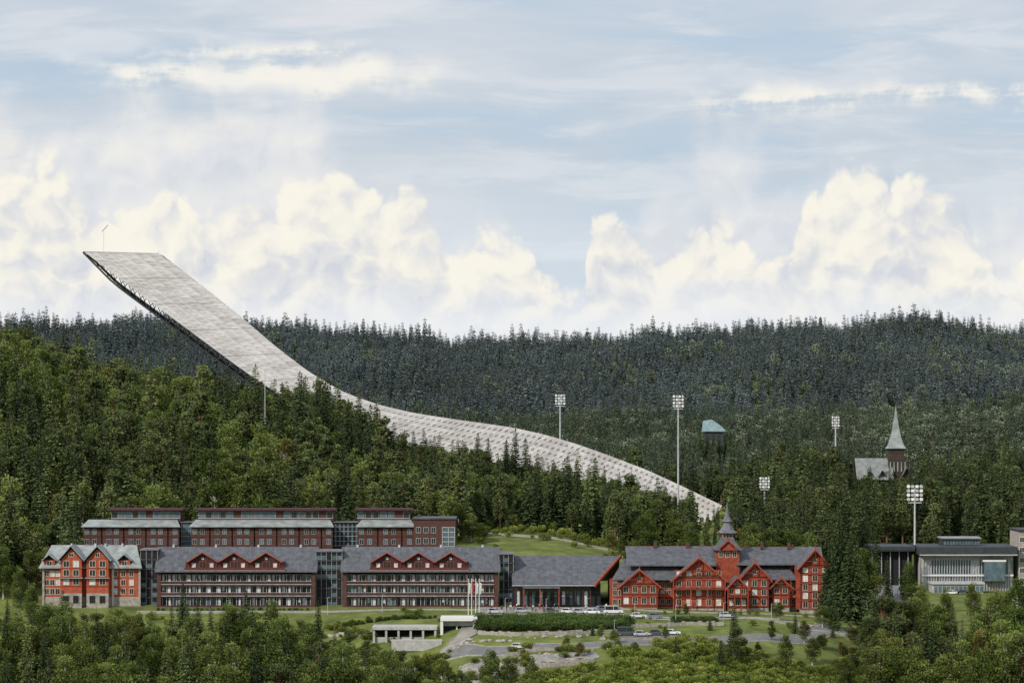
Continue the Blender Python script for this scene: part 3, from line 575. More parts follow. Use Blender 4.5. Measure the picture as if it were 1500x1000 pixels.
def wall(nm,y,rows=6,th=0.5):
    Vv=[];uvs=[];Fq=[]
    for s_ in (0,1):
        for i in range(nj):
            for j in range(rows+1):
                q=j/rows; Vv.append((Lx[i]*(1-q)+Ux[i]*q,y+s_*th,Lz[i]*(1-q)+Uz[i]*q)); uvs.append((arc[i],q*13))
    n1=nj*(rows+1)
    for s_ in (0,1):
        for i in range(nj-1):
            for j in range(rows):
                a=s_*n1+i*(rows+1)+j; Fq.append([a,a+rows+1,a+rows+2,a+1])
    for i in range(nj-1):
        for j in (0,rows):
            a=i*(rows+1)+j; Fq.append([a,a+rows+1,a+rows+1+n1,a+n1])
    for i in (0,nj-1):
        for j in range(rows):
            a=i*(rows+1)+j; Fq.append([a,a+1,a+1+n1,a+n1])
    o=mesh_obj(nm,Vv,Fq,sm,parent=jump.e); l=o.data.uv_layers.new(name='UVMap')
    vi=np.zeros(len(o.data.loops),np.int32); o.data.loops.foreach_get('vertex_index',vi); l.data.foreach_set('uv',np.array(uvs,np.float32)[vi].ravel())
wall('near_side_screen',DJ); wall('far_side_screen',DJ+W)
dks=mat('dark_steel_frame',(0.05,0.052,0.055),.6)
q=.3; Vv=[];Fq=[]
for i in range(nj):
    for y_ in (DJ+.5,DJ+W): Vv.append((Lx[i]*(1-q)+Ux[i]*q,y_,Lz[i]*(1-q)+Uz[i]*q))
for i in range(nj-1): Fq.append([2*i,2*i+2,2*i+3,2*i+1])
jump.add('inrun_deck',conc,Vv,Fq)
kk=[i for i in range(nj) if L_[i,0]<470]; 
off=3.0
nxp=[]
for i in kk:
    t=np.array([Lx[min(i+1,nj-1)]-Lx[max(i-1,0)],Lz[min(i+1,nj-1)]-Lz[max(i-1,0)]]); t/=np.linalg.norm(t); nrm=np.array([t[1],-t[0]]); 
    f=min(1,(i-kk[0])/12.0+.15)
    nxp.append((Lx[i]+nrm[0]*off*f,Lz[i]+nrm[1]*off*f))
for yy in (DJ+1.5,DJ+W-1):
    for a_,i in enumerate(kk[::3]):
        p=nxp[a_*3]; jump.bar('truss',dks,(Lx[i],yy,Lz[i]),(p[0],yy,p[1]),.18)
        if a_*3+3<len(kk):
            p2=nxp[a_*3+3]; jump.bar('truss',dks,(p[0],yy,p[1]),(p2[0],yy,p2[1]),.4); jump.bar('truss',dks,(Lx[i],yy,Lz[i]),(p2[0],yy,p2[1]),.16)
Vv=[];Fq=[]
for a_,i in enumerate(kk):
    p=nxp[a_]; m_=((Lx[i]+p[0]*2)/3,(Lz[i]+p[1]*2)/3)
    Vv+= [(m_[0],DJ+2,m_[1]),(m_[0],DJ+W-1.5,m_[1])]
for a_ in range(len(kk)-1): Fq.append([2*a_,2*a_+2,2*a_+3,2*a_+1])
jump.add('underside_cladding',dks,Vv,Fq)
jump.box('start_house_roof',steel,Lx[0]+1,Ux[0],DJ+.5,DJ+W,Uz[0]-.5,Uz[0]-.1)
for px_ in (400,430,455):
    i=int(np.argmin(abs(L_[:,0]-px_))); 
    for yy in (DJ+3,DJ+W-3): jump.bar('support_legs',dks,(Lx[i],yy,Lz[i]-.5),(Lx[i]+4,yy,gz(Lx[i],1400)-1),1.0,1.2)
for i in range(0,nj,4):
    jump.bar('top_rail_posts',steel,(Ux[i],DJ+.25,Uz[i]),(Ux[i],DJ+.25,Uz[i]+.9),.08,k=4)
pm=(WX(148,DJ),DJ+8,WZ(369,DJ)); jump.bar('antenna_mast',steel,pm,(pm[0]+.2,pm[1],WZ(338,DJ)),.08); jump.bar('antenna_mast',dks,(pm[0]-.6,pm[1],WZ(338,DJ)),(pm[0]+1.9,pm[1],WZ(328,DJ)),.12)
jump.done()
# ------------------------------------------------------------ floodlight masts
def mast(px,ptop,D,wpx,hpx):
    b=B('floodlight_mast'); x=WX(px,D); zt=WZ(ptop,D); g=gz(x,D)-.5; w=wpx*D/F; h=hpx*D/F
    b.bar('pole',steel,(x,D,g),(x,D,zt-h*.2),.45,.26,10)
    for j in range(4):
        z=zt-h+h*(j+.5)/4; b.box('crossarms',steel,x-w/2,x+w/2,D-.12,D+.12,z-.1,z+.1)
        for i in range(4):
            xx=x-w/2+w*(i+.5)/4; s=h/4*.32
            b.poly('lamps',white if (i+j)%2 else wframe,[(xx-w/12,D-.5,z-s),(xx+w/12,D-.5,z-s),(xx+w/12,D-.3,z+s),(xx-w/12,D-.3,z+s)],(0,.35,0))
    for i in(-1,1): b.bar('frame',steel,(x+i*w*.36,D,zt-h),(x+i*w*.36,D,zt),.12)
    b.bar('platform',steel,(x-w*.4,D,zt-h-.5),(x+w*.4,D,zt-h-.5),.2)
    b.done()
mast(820.5,577,1430,16,16); mast(993.5,578,1340,17,19); mast(1120,698,1290,16,17); mast(1224,609,1470,12,16); mast(1340,709,1165,25,25)
b=B('radio_mast'); D=1250; x=WX(388,D); g=gz(x,D)
for dx,dy in ((-.25,-.2),(.25,-.2),(0,.25)): b.bar('legs',steel,(x+dx,D+dy,g),(x+dx*.5,D+dy*.5,WZ(565,D)),.06,k=4)
for j in range(30):
    z=g+(WZ(565,D)-g)*j/30; s=1-.5*j/30; b.bar('braces',steel,(x-.25*s,D-.2*s,z),(x+.25*s,D-.2*s,z+.8),.04,k=4)
b.bar('antenna',steel,(x,D,WZ(565,D)),(x,D,WZ(540,D)),.09); b.done()
# ------------------------------------------------------------ chapel
b=B('wooden_chapel'); D=1500; X=lambda p:WX(p,D); Z=lambda p:WZ(p,D); g=22
xt=X(1312); yt=D
b.box('tower_base',wood,X(1300),X(1325),D-4,D+4,g,Z(672)); 
octa('spire_collar',wood,xt,yt,[(5.4,Z(672)),(5.0,Z(668)),(4.6,Z(665)),(4.6,Z(656))],4,math.pi/4)
octa('spire',metal,xt,yt,[(6.0,Z(656.5)),(4.6,Z(652)),(3.4,Z(643)),(2.3,Z(632)),(1.5,Z(620)),(.8,Z(608)),(.08,Z(596))],4,math.pi/4)
for i in range(5): b.box('belfry_louvres',metal,X(1302)+i*1.6,X(1302)+i*1.6+.5,D-4.3,D-4.05,Z(690),Z(676))
b.box('nave_walls',wood,X(1256),X(1303),D-7,D+7,g,Z(700))
b.roofx('nave_roof',copper,X(1252),X(1306),D-9,D+9,Z(702),Z(672),.4)
b.poly('nave_gable',wood,[(X(1257),D-6.8,Z(702)),(X(1257),D+6.8,Z(702)),(X(1257),D,Z(676))],(.5,0,0))
b.box('porch_walls',wood,X(1318),X(1334),D-6,D+5,g,Z(700)); b.roofy('porch_roof',copper,X(1316),X(1336),D-7,D+6,Z(702),Z(684),.3,wood,.4)
b.poly('porch_gable',wood,[(X(1318),D-5.9,Z(701)),(X(1334),D-5.9,Z(701)),(X(1326),D-5.9,Z(686))],(0,.4,0))
for p in (1251,1256): b.bar('dragon_finial',wood,(X(p),D,Z(686)),(X(p)-.5,D,Z(667)),.35,.1)
for p in range(1262,1300,8): b.window(X(p),Z(706),1.1,2,D-7,white,glass,0)
for p in (1272,1290): b.roofy('roof_dormer',wood,X(p)-1.8,X(p)+1.8,D-8.5,D-3,Z(699),Z(689),.2,wood,.3)
b.done()
# ------------------------------------------------------------ stadium buildings right
b=B('stadium_building'); D=1150; X=lambda p:WX(p,D); Z=lambda p:WZ(p,D)
dks2=mat('dark_grey_cladding',(.045,.05,.055),.6)
b.box('roof_slab',dks2,X(1345),X(1488),D-4,D+26,Z(812),Z(800)); b.box('roof_edge',steel,X(1345),X(1488),D-4.15,D-4.01,Z(812)-.1,Z(812)+.25)
b.box('walls',conc,X(1350),X(1484),D,D+22,-4,Z(812)-.003)
for i in range(34):
    xx=X(1352)+i*(X(1484)-X(1352))/34; b.box('facade_fins',steel,xx,xx+.18,D-.6,D-.1,-1,Z(816))
    b.box('windows',glassb if random.random()<.7 else curt,xx+.25,xx+.8,D-.08,D-.01,Z(840) if i%5 else Z(855),Z(820))
b.box('floor_band',white,X(1350),X(1484),D-.8,D-.62,Z(842)-.3,Z(842)+.3); b.box('glass_box',glassb,X(1440),X(1470),D-3,D-.9,Z(850),Z(822)); b.box('glass_box_frame',white,X(1438),X(1472),D-3.1,D-.85,Z(821.8),Z(819))
for p in (1362,1400,1425): b.box('doors',dark,X(p),X(p+9),D-.95,D-.81,-1,Z(851))
b.done()
b=B('stadium_annex'); b.box('walls',conc,X(1358),X(1432),D-14,D-5,-4,Z(852)); b.box('roof',steel,X(1356),X(1434),D-14.6,D-4.6,Z(852)+.003,Z(849.5))
for i in range(12): b.box('windows',glassb,X(1361)+i*1.38,X(1361)+i*1.38+1.1,D-14.08,D-14.01,Z(864),Z(855))
b.done()
b=B('grandstand_building'); b.box('roof_slab',dks2,X(1262),X(1343),D+5,D+30,Z(808),Z(801)); b.box('walls',dark,X(1268),X(1340),D+8,D+28,-4,Z(808)-.003); b.box('parapet',dks2,X(1262),X(1343),D+4.8,D+4.97,Z(806.5),Z(802.5))
for i in range(6): b.box('columns',steel,X(1268)+i*3,X(1268)+i*3+.25,D+7,D+7.3,-3,Z(808))
b.done()
b=B('rooftop_pavilion'); b.box('walls',dks2,X(1385),X(1440),D+8,D+18,Z(800)+.01,Z(790)); b.box('roof',metal,X(1383),X(1442),D+7,D+19,Z(790)+.003,Z(788)); 
for i in range(12): b.box('windows',glassb,X(1387)+i*1.03,X(1387)+i*1.03+.8,D+7.9,D+7.99,Z(799),Z(791.5))
b.done()
b=B('brick_tower_building'); b.box('walls',stone,X(1492),X(1540),D,D+20,-3,Z(778)); b.box('roof',dks2,X(1491),X(1541),D-.5,D+20.5,Z(778)+.003,Z(775))
for z in (790,805,820,835,850): b.window(X(1497),Z(z),1.4,1.6,D,white,glass,1)
b.done()
b=B('grey_roofed_house'); D=1050; X=lambda p:WX(p,D); Z=lambda p:WZ(p,D)
b.box('walls',wood,X(1250),X(1340),D,D+12,-5,Z(884)); b.roofx('roof',slate2,X(1243),X(1347),D-1.5,D+13.5,Z(886),Z(860),.3,hip=5)
for p in range(1256,1340,10): b.window(X(p),Z(889),1.2,1.0,D,white,glass,1)
b.roofy('porch_roof',slate2,X(1262),X(1286),D-4,D+5,Z(888),Z(876),.2,white,.2); b.done()
b=B('glass_pavilion'); D=1700; X=lambda p:WX(p,D); Z=lambda p:WZ(p,D)
b.poly('glazed_roof',mat('pale_glass',(.20,.28,.29),.3,.3),[(X(1028),D,Z(632)),(X(1064),D,Z(632)),(X(1057),D+8,Z(624)),(X(1044),D+8,Z(615)),(X(1031),D+8,Z(617))],(0,0,.3)); b.box('walls',dks2,X(1032),X(1060),D+1,D+7.5,30,Z(632))
for p in range(1029,1064,6): b.bar('glazing_bars',dks,(X(p),D-.1,Z(632)),(X(1032+(p-1028)*.6),D+8,Z(620)),.12)
b.done()
# ------------------------------------------------------------ roads, walls
asph=mat('pale_gravel_paving',(0.27,0.255,0.23),.9,.4,.35,detail=8); asd=mat('asphalt',(0.17,0.17,0.165),.9,.25,.3)
def ribbon(name,pts,w,m,lift=.07,kerb=True):
    P=np.array([(WX(p,D),D) for p,D in pts]); d=np.r_[0,np.cumsum(np.linalg.norm(np.diff(P,axis=0),axis=1))]; n=int(d[-1]/1.5)+2; t=np.linspace(0,d[-1],n)
    Q=np.stack([np.interp(t,d,P[:,0]),np.interp(t,d,P[:,1])],1)
    for _ in range(12): Q[1:-1]=(Q[:-2]+2*Q[1:-1]+Q[2:])/4
    T_=np.gradient(Q,axis=0); T_/=np.linalg.norm(T_,axis=1)[:,None]; N_=np.stack([-T_[:,1],T_[:,0]],1)
    e=bpy.data.objects.new(name,None); S.collection.objects.link(e)
    k=7; offs=np.linspace(-w/2,w/2,k); V=[];Fq=[]
    for i in range(n):
        wob=1 if kerb else 1+.16*math.sin(i*.7)+.12*math.sin(i*1.9+1)
        for o in offs:
            x,y=Q[i]+N_[i]*o*wob; V.append((x,y,gz(x,y)+lift))
    for i in range(n-1):
        for j in range(k-1): a=i*k+j; Fq.append((a,a+k,a+k+1,a+1))
    mesh_obj('surface',V,Fq,m,parent=e)
    if kerb:
        for sd in (-1,1):
            V=[];Fq=[]
            for i in range(n):
                for o,h in ((w/2,-.2),(w/2,lift+.13),(w/2+.3,lift+.13),(w/2+.3,-.2)):
                    x,y=Q[i]+N_[i]*o*sd; V.append((x,y,gz(x,y)+h))
            for i in range(n-1):
                for j in range(3): a=i*4+j; Fq.append((a,a+4,a+5,a+1))
            mesh_obj('kerb',V,Fq,stone,parent=e)
ribbon('forecourt',[(700,982),(915,982)],27,asph)
ribbon('road',[(900,975),(950,962),(1010,958),(1060,962),(1120,962),(1205,952),(1260,955)],5,asph,.06)
ribbon('road',[(1215,958),(1180,938),(1100,930),(1010,922),(930,920),(860,914),(780,914),(700,917),(650,925)],7.5,asd,.08)
ribbon('parking_area',[(905,929),(1000,932)],9,asd,.10)
ribbon('driveway',[(655,925),(690,938),(695,950)],6,asph,.11)
ribbon('gravel_yard',[(672,903),(780,899),(875,902)],10,asph,.14,False)
ribbon('footpath',[(200,992),(460,991),(640,990),(700,988)],2.2,asph,.05)
ribbon('footpath',[(705,1116),(790,1110),(895,1100)],4,asph)
ribbon('footpath',[(905,992),(1000,984),(1100,982),(1200,984)],2.5,asph,.05)
def retaining(name,pts,h,th,m,step=1.5):
    P=np.array([(WX(p,D),D) for p,D in pts]); b=B(name)
    for i in range(len(P)-1):
        n=max(1,int(np.linalg.norm(P[i+1]-P[i])/step))
        for j in range(n):
            a=P[i]+(P[i+1]-P[i])*j/n; c=P[i]+(P[i+1]-P[i])*(j+1)/n; g=max(gz(*a),gz(*c)); hh=h*random.uniform(.7,1.15)
            b.poly('blocks' ,m,[(a[0],a[1],g-1.5),(c[0]-.03,c[1],g-1.5),(c[0]-.03,c[1],g+hh),(a[0],a[1],g+hh)],(0,th,0))
    b.done()
retaining('stone_retaining_wall',[(672,896),(720,892),(800,891),(870,893)],1.3,.8,stone,1.1)
retaining('stone_retaining_wall',[(700,934),(760,930),(830,931),(925,936)],1.1,.6,stone,1.1)
retaining('stone_retaining_wall',[(480,956),(545,952)],1.0,.5,conc)
retaining('stone_retaining_wall',[(925,943),(1010,948),(1060,948)],1.2,.6,stone,1.1)
retaining('stone_retaining_wall',[(690,908),(780,909),(870,908)],.9,.8,stone,1.0)
def boulder(px,D,r):
    q=np.random.default_rng(int(px*13+D)); x=WX(px,D); g=gz(x,D); V=[];Fq=[];n=7
    for j,(zz,rr) in enumerate(((-.3,.8),(.2,1.0),(.6,.75),(.8,.3))):
        for i in range(n): a=i/n*6.283; k=rr*r*q.uniform(.75,1.2); V.append((x+math.cos(a)*k*1.3,D+math.sin(a)*k,g+zz*r*q.uniform(.85,1.15)))
    for j in range(3):
        for i in range(n): Fq.append((j*n+i,j*n+(i+1)%n,(j+1)*n+(i+1)%n,(j+1)*n+i))
    Fq.append(tuple(range(3*n,4*n))); mesh_obj('boulder',V,Fq,stone)
for i in range(60): boulder(random.uniform(655,900),random.choice((904,900,926,927,897))+random.uniform(-3,3),random.uniform(.35,.9))
b=B('parking_garage_portal'); D=944; X=lambda p:WX(p,D); Z=lambda p:WZ(p,D)
b.box('roof_slab',white,X(645),X(699),D,D+12,Z(909),Z(904.5)); b.box('side_wall',white,X(645),X(649),D+.2,D+12,-5,Z(909)-.003); b.box('side_wall',white,X(693),X(698),D+.2,D+12,-5,Z(909)-.003)
b.box('opening',dark,X(649)+.01,X(693)-.01,D+3,D+12,-5,Z(911)); b.box('sign_band',conc,X(649)+.01,X(693)-.01,D+2.5,D+2.9,Z(917),Z(909)-.01); b.box('centre_post',white,X(668),X(670),D+2,D+2.4,-5,Z(917)); b.box('door',conc,X(676),X(690),D+2.7,D+2.95,-5,Z(918))
b.done()
b=B('covered_parking_deck'); b.box('roof_slab',conc,X(545),X(640),D,D+12,Z(922),Z(918)); b.box('interior',dark,X(546),X(639),D+4,D+12,-8,Z(922)-.01)
for p in range(546,640,18): b.box('columns',conc,X(p),X(p)+.6,D+.3,D+.9,-8,Z(922)-.003)
b.box('low_wall',conc,X(548),X(638),D+1,D+1.25,-8,Z(933)); b.done()
b=B('white_boundary_wall'); b.box('wall',conc,X(575),X(648),D-9,D-8.6,-6,Z(934)); b.box('coping',white,X(574),X(649),D-9.1,D-8.5,Z(934)+.003,Z(933)); b.done()
mat('red_flag',(.5,.03,.03))
for p in (686,691,697,702):
    b=B('flagpole'); D=972; x=WX(p,D); g=gz(x,D); b.bar('pole',white,(x,D,g-.2),(x,D,WZ(848+random.uniform(-2,2),D)),.14,.08,8); b.bar('finial',white,(x,D,WZ(849,D)),(x,D,WZ(847,D)),.16,.1)
    zt=WZ(852,D)
    b.poly('flag',white if p!=691 else MATS['red_flag'],[(x+.1,D,zt),(x+.7,D+.1,zt-.5),(x+.6,D+.2,zt-3.2),(x+.1,D,zt-3.6)],(0,.03,0)); b.done()
def lamp(px,D,h=5):
    b=B('street_lamp'); x=WX(px,D); g=gz(x,D); b.bar('post',steel,(x,D,g-.2),(x,D,g+h),.09,.06); b.bar('arm',steel,(x,D,g+h),(x+.7,D,g+h+.15),.05); b.poly('head',dks,[(x+.5,D-.15,g+h+.1),(x+1.1,D-.15,g+h+.15),(x+1.1,D-.15,g+h+.3),(x+.5,D-.15,g+h+.28)],(0,.3,0)); b.done()
for p,D in ((740,968),(800,966),(860,967),(930,958),(990,952),(1060,956),(1130,956),(560,985),(480,986),(900,925),(980,926)): lamp(p,D)
tyre=mat('tyre_rubber',(.02,.02,.02),.8)
def car(px,D,col,cn,yaw=0,van=False):
    x0=WX(px,D); g=gz(x0,D)+.11; b=B('parked_van' if van else 'parked_car'); m=mat('car_paint_'+cn,col,.3,.05,spec=.6)
    L=4.5 if not van else 5.4; w=1.8; hb=.85 if not van else 1.0; ht=1.45 if not van else 2.2
    body=[(-L/2,.3),(L/2,.3),(L/2+.03,.6),(L/2-.05,hb-.05),(L/2-.9 if not van else L/2-.5,hb+.05),(-L/2+.1,hb+.08),(-L/2,.6)]
    b.poly('body',m,[(x,-w/2,z) for x,z in body],(0,w,0))
    cab=[(-L/2+.25,hb+.05),(L/2-1.25,hb+.05),(L/2-1.9,ht),(-L/2+.8,ht)] if not van else [(-L/2+.05,hb+.05),(L/2-.6,hb+.05),(L/2-1.2,ht),(-L/2+.1,ht)]
    b.poly('windows',glass,[(x,-w/2+.1,z) for x,z in cab],(0,w-.2,0))
    b.poly('roof',m,[(cab[3][0]-.05,-w/2+.08,ht-.04),(cab[2][0]+.05,-w/2+.08,ht-.04),(cab[2][0],-w/2+.08,ht+.05),(cab[3][0],-w/2+.08,ht+.05)],(0,w-.16,0))
    for xx in (cab[0][0]+.25,0,cab[1][0]-.35): b.poly('pillars',m,[(xx-.05,-w/2+.07,hb+.04),(xx+.05,-w/2+.07,hb+.04),(xx+(.05 if xx<=0 else -.45),-w/2+.07,ht-.03),(xx-(.05 if xx<=0 else .55),-w/2+.07,ht-.03)],(0,w-.14,0))
    for xx in (-L/2+.8,L/2-.85):
        for yy in (-w/2-.02,w/2-.2): b.bar('wheels',tyre,(xx,yy,.33),(xx,yy+.22,.33),.33,.33,14)
        b.bar('hubcaps',steel,(xx,-w/2-.04,.33),(xx,-w/2-.021,.33),.18,.18,10)
    b.box('headlights',white,L/2-.03,L/2+.05,-w/2+.1,-w/2+.4,.6,.75); b.box('taillights',MATS['red_flag'],-L/2-.03,-L/2+.02,-w/2+.1,-w/2+.35,.62,.8)
    e=b.done(); e.location=(x0,D,g); e.rotation_euler=(0,0,yaw)
car(833,976,(.75,.75,.75),'white'); car(848,975,(.5,.52,.55),'silver',.3); car(868,974,(.72,.72,.72),'white',-.2); car(898,975,(.75,.75,.75),'white',.1,True); car(883,984,(.2,.22,.3),'blue',.5)
car(807,977,(.08,.09,.1),'dark'); car(765,978,(.4,.42,.45),'grey',.1); car(725,976,(.5,.52,.55),'silver',.0)
car(918,930,(.10,.11,.12),'dark',.05,True); car(940,929,(.6,.6,.62),'silver',.1); car(962,931,(.08,.09,.1),'dark',.0); car(985,932,(.72,.72,.72),'white',-.1)
car(935,961,(.72,.72,.72),'white',.1); car(960,960,(.2,.22,.3),'blue',.1); car(1065,963,(.5,.52,.55),'silver'); car(760,915,(.72,.72,.72),'white')
for p,c in ((1395,(.7,.7,.7)),(1412,(.1,.1,.12)),(1425,(.5,.05,.04))): car(p,1128,c,{.7:'white',.1:'dark',.5:'red'}[c[0]])
def person_mesh(seed,stride,shirt,trou):
    st=stride
    v=[(0,0,.95),(0,0,1.15),(0,-.01,1.38),(0,-.01,1.50),(0,-.02,1.60),(0,-.02,1.70),
       (.19,0,1.41),(.25,.02-st*.3,1.13),(.25,-.06-st*.5,.90),(.25,-.08-st*.55,.80),
       (-.19,0,1.41),(-.25,.02+st*.3,1.13),(-.25,-.04+st*.5,.90),(-.25,-.06+st*.55,.80),
       (.10,0,.90),(.11,-st*.5-.02,.50),(.11,-st*.6,.08),(.11,-.16-st*.6,.04),
       (-.10,0,.90),(-.11,st*.35-.02,.50),(-.11,st*.9,.10),(-.11,st*.9-.14,.04)]
    rad=[.15,.14,.16,.06,.085,.09,.07,.05,.038,.035,.07,.05,.038,.035,.095,.065,.045,.035,.095,.065,.045,.035]
    e=[(0,1),(1,2),(2,3),(3,4),(4,5),(2,6),(6,7),(7,8),(8,9),(2,10),(10,11),(11,12),(12,13),(0,14),(14,15),(15,16),(16,17),(0,18),(18,19),(19,20),(20,21)]
    me=bpy.data.meshes.new('t'); me.from_pydata(v,e,[]); o=bpy.data.objects.new('t',me); S.collection.objects.link(o)
    o.modifiers.new('s','SKIN'); 
    for i,sv_ in enumerate(me.skin_vertices[0].data): sv_.radius=(rad[i],rad[i]*.85); sv_.use_root=(i==0)
    o.modifiers.new('d','SUBSURF').levels=1; bpy.context.view_layer.update()
    ev=o.evaluated_get(bpy.context.evaluated_depsgraph_get()); m2=bpy.data.meshes.new_from_object(ev); bpy.data.objects.remove(o)
    m2.materials.clear()
    for m in (shirt,trou,mat('skin',(.5,.3,.22),.6),mat('hair',(.06,.04,.03),.7)): m2.materials.append(m)
    for p in m2.polygons:
        c=p.center; p.material_index=3 if c.z>1.66 or (c.z>1.58 and c.y>.02) else 2 if c.z>1.47 or (abs(c.x)>.2 and c.z<.9) else 1 if c.z<.96 and abs(c.x)<.22 else 0; p.use_smooth=True
    return m2
cl=[mat('clothes_'+n,c,.8) for n,c in (('white',(.7,.7,.7)),('navy',(.03,.04,.09)),('red',(.4,.05,.04)),('black',(.02,.02,.02)),('grey',(.2,.2,.2)))]
pm_=[person_mesh(1,.0,cl[3],cl[1]),person_mesh(2,.25,cl[0],cl[3]),person_mesh(3,.3,cl[2],cl[1]),person_mesh(4,.12,cl[4],cl[3])]
for i,(p,D) in enumerate(((742,985),(748,986),(753,983),(772,984),(779,986),(781,985),(796,983),(812,990),(818,990),(858,985),(925,972),(945,966),(720,982),(888,990),(1010,965),(1052,966),(662,992),(757,991),(769,991),(790,990),(735,980),(761,979),(785,978),(801,985))):
    o=bpy.data.objects.new('person',pm_[i%4]); S.collection.objects.link(o); x=WX(p,D); o.location=(x,D,gz(x,D)+.08); o.rotation_euler=(0,0,random.uniform(0,6.28)); s=random.uniform(.98,1.06); o.scale=(s,s,s)
# ------------------------------------------------------------ sky / world
w=bpy.data.worlds.new('World'); S.world=w; w.use_nodes=True; nt=w.node_tree; nt.nodes.clear(); L=nt.links.new
M=lambda op,*a,**k: NM(nt,op,*a,**k)
sd=Vector((-0.62,-0.62,0.62)).normalized()
sk=nt.nodes.new('ShaderNodeTexSky'); sk.sky_type='NISHITA'; sk.sun_disc=False; sk.sun_elevation=math.asin(sd.z); sk.sun_rotation=math.atan2(sd.x,sd.y); sk.air_density=1.0; sk.dust_density=1.5
tc=nt.nodes.new('ShaderNodeTexCoord'); sx=nt.nodes.new('ShaderNodeSeparateXYZ'); L(tc.outputs['Generated'],sx.inputs[0])
U=M('MULTIPLY',M('ARCTAN2',sx.outputs[0],sx.outputs[1]),50.0); Vv=M('MULTIPLY',M('ARCSINE',sx.outputs[2]),50.0)
def vec(a,b_): 
    c=nt.nodes.new('ShaderNodeCombineXYZ')
    for i,x in enumerate((a,b_)):
        if isinstance(x,(int,float)): c.inputs[i].default_value=x
        else: L(x,c.inputs[i])
    return c.outputs[0]
def noise(v,scale,detail=5,rough=.55,dist=0):
    n=nt.nodes.new('ShaderNodeTexNoise'); n.noise_dimensions='2D'; n.inputs['Scale'].default_value=scale; n.inputs['Detail'].default_value=detail; n.inputs['Roughness'].default_value=rough; n.inputs['Distortion'].default_value=dist; L(v,n.inputs['Vector']); return n.outputs['Fac']
def ss(x,a,b_):
    n=nt.nodes.new('ShaderNodeMapRange'); n.interpolation_type='SMOOTHSTEP'; L(x,n.inputs[0]); n.inputs[1].default_value=a; n.inputs[2].default_value=b_; n.inputs[3].default_value=0; n.inputs[4].default_value=1; return n.outputs[0]
def curve(pts):
    n=nt.nodes.new('ShaderNodeFloatCurve'); c=n.mapping.curves[0]
    P=[((p+50)/1600,(600-q)/600) for p,q in pts]
    c.points[0].location=P[0]; c.points[1].location=P[-1]
    for p in P[1:-1]: c.points.new(*p)
    n.mapping.update(); L(M('DIVIDE',M('PINGPONG',M('ADD',U,8.0),16.0),16.0),n.inputs['Value']); return M('MULTIPLY',n.outputs[0],6.0)
def mixc(f,a,b_):
    n=nt.nodes.new('ShaderNodeMix'); n.data_type='RGBA'; 
    if isinstance(f,(int,float)): n.inputs[0].default_value=f
    else: L(f,n.inputs[0])
    for i,x in ((6,a),(7,b_)):
        if isinstance(x,tuple): n.inputs[i].default_value=(*x,1)
        else: L(x,n.inputs[i])
    return n.outputs[2]
def billow(v):
    res=None
    for sc,wt in ((1.15,.55),(2.9,.27),(7.0,.11)):
        n=nt.nodes.new('ShaderNodeTexVoronoi'); n.voronoi_dimensions='2D'; n.feature='F1'; n.inputs['Scale'].default_value=sc; L(v,n.inputs['Vector'])
        t=M('MULTIPLY',M('SUBTRACT',.45,M('MULTIPLY',n.outputs['Distance'],n.outputs['Distance'])),wt*1.7)
        res=t if res is None else M('ADD',res,t)
    return res
P0=vec(U,Vv)
w1=noise(P0,.8,3,.5); w2=noise(vec(M('ADD',U,37.0),M('ADD',Vv,11.0)),.8,3,.5)
fine=noise(P0,2.6,5,.62); fine2=noise(vec(M('ADD',U,13.0),M('ADD',Vv,21.0)),3.2,4,.6)
Uw=M('ADD',M('ADD',U,M('MULTIPLY',M('SUBTRACT',w1,.5),.7)),M('MULTIPLY',M('SUBTRACT',fine,.5),.20)); Vw=M('ADD',M('ADD',Vv,M('MULTIPLY',M('SUBTRACT',w2,.5),.7)),M('MULTIPLY',M('SUBTRACT',fine2,.5),.20))
B0=billow(vec(Uw,Vw)); B1=billow(vec(M('SUBTRACT',Uw,.14),M('ADD',Vw,.20)))
hF=curve([(-50,280),(20,275),(70,250),(115,285),(150,300),(210,330),(250,285),(300,345),(345,330),(395,290),(450,285),(510,258),(560,285),(610,300),(640,330),(690,365),(740,362),(780,385),(805,440),(850,440),(868,345),(905,335),(940,360),(975,400),(1000,385),(1035,345),(1085,355),(1112,400),(1150,400),(1172,330),(1200,290),(1290,268),(1345,290),(1400,330),(1450,375),(1485,410),(1510,345),(1550,330)])
hB=curve([(-50,170),(60,175),(200,160),(330,150),(450,170),(500,255),(600,320),(700,365),(830,420),(900,380),(1000,250),(1100,230),(1200,250),(1400,290),(1550,290)])
edge=M('ADD',M('SUBTRACT',hF,Vv),M('MULTIPLY',M('SUBTRACT',B0,.08),.75)); edge=M('ADD',edge,M('MULTIPLY',M('SUBTRACT',fine,.5),.2))
mF=ss(edge,.0,.26)
edgeB=M('ADD',M('SUBTRACT',hB,Vv),M('MULTIPLY',M('SUBTRACT',w1,.5),1.6)); edgeB=M('ADD',edgeB,M('MULTIPLY',B0,.5))
mB=ss(edgeB,-.4,1.0)
rel=M('MULTIPLY',M('SUBTRACT',B0,B1),1.3)
depth=ss(edge,.1,1.9)
shade=M('ADD',M('ADD',.75,rel),M('MULTIPLY',depth,-.28)); shade=M('ADD',shade,M('MULTIPLY',M('SUBTRACT',w2,.5),.9)); shade=M('ADD',shade,M('MULTIPLY',M('SUBTRACT',fine2,.5),.3),clamp=True)
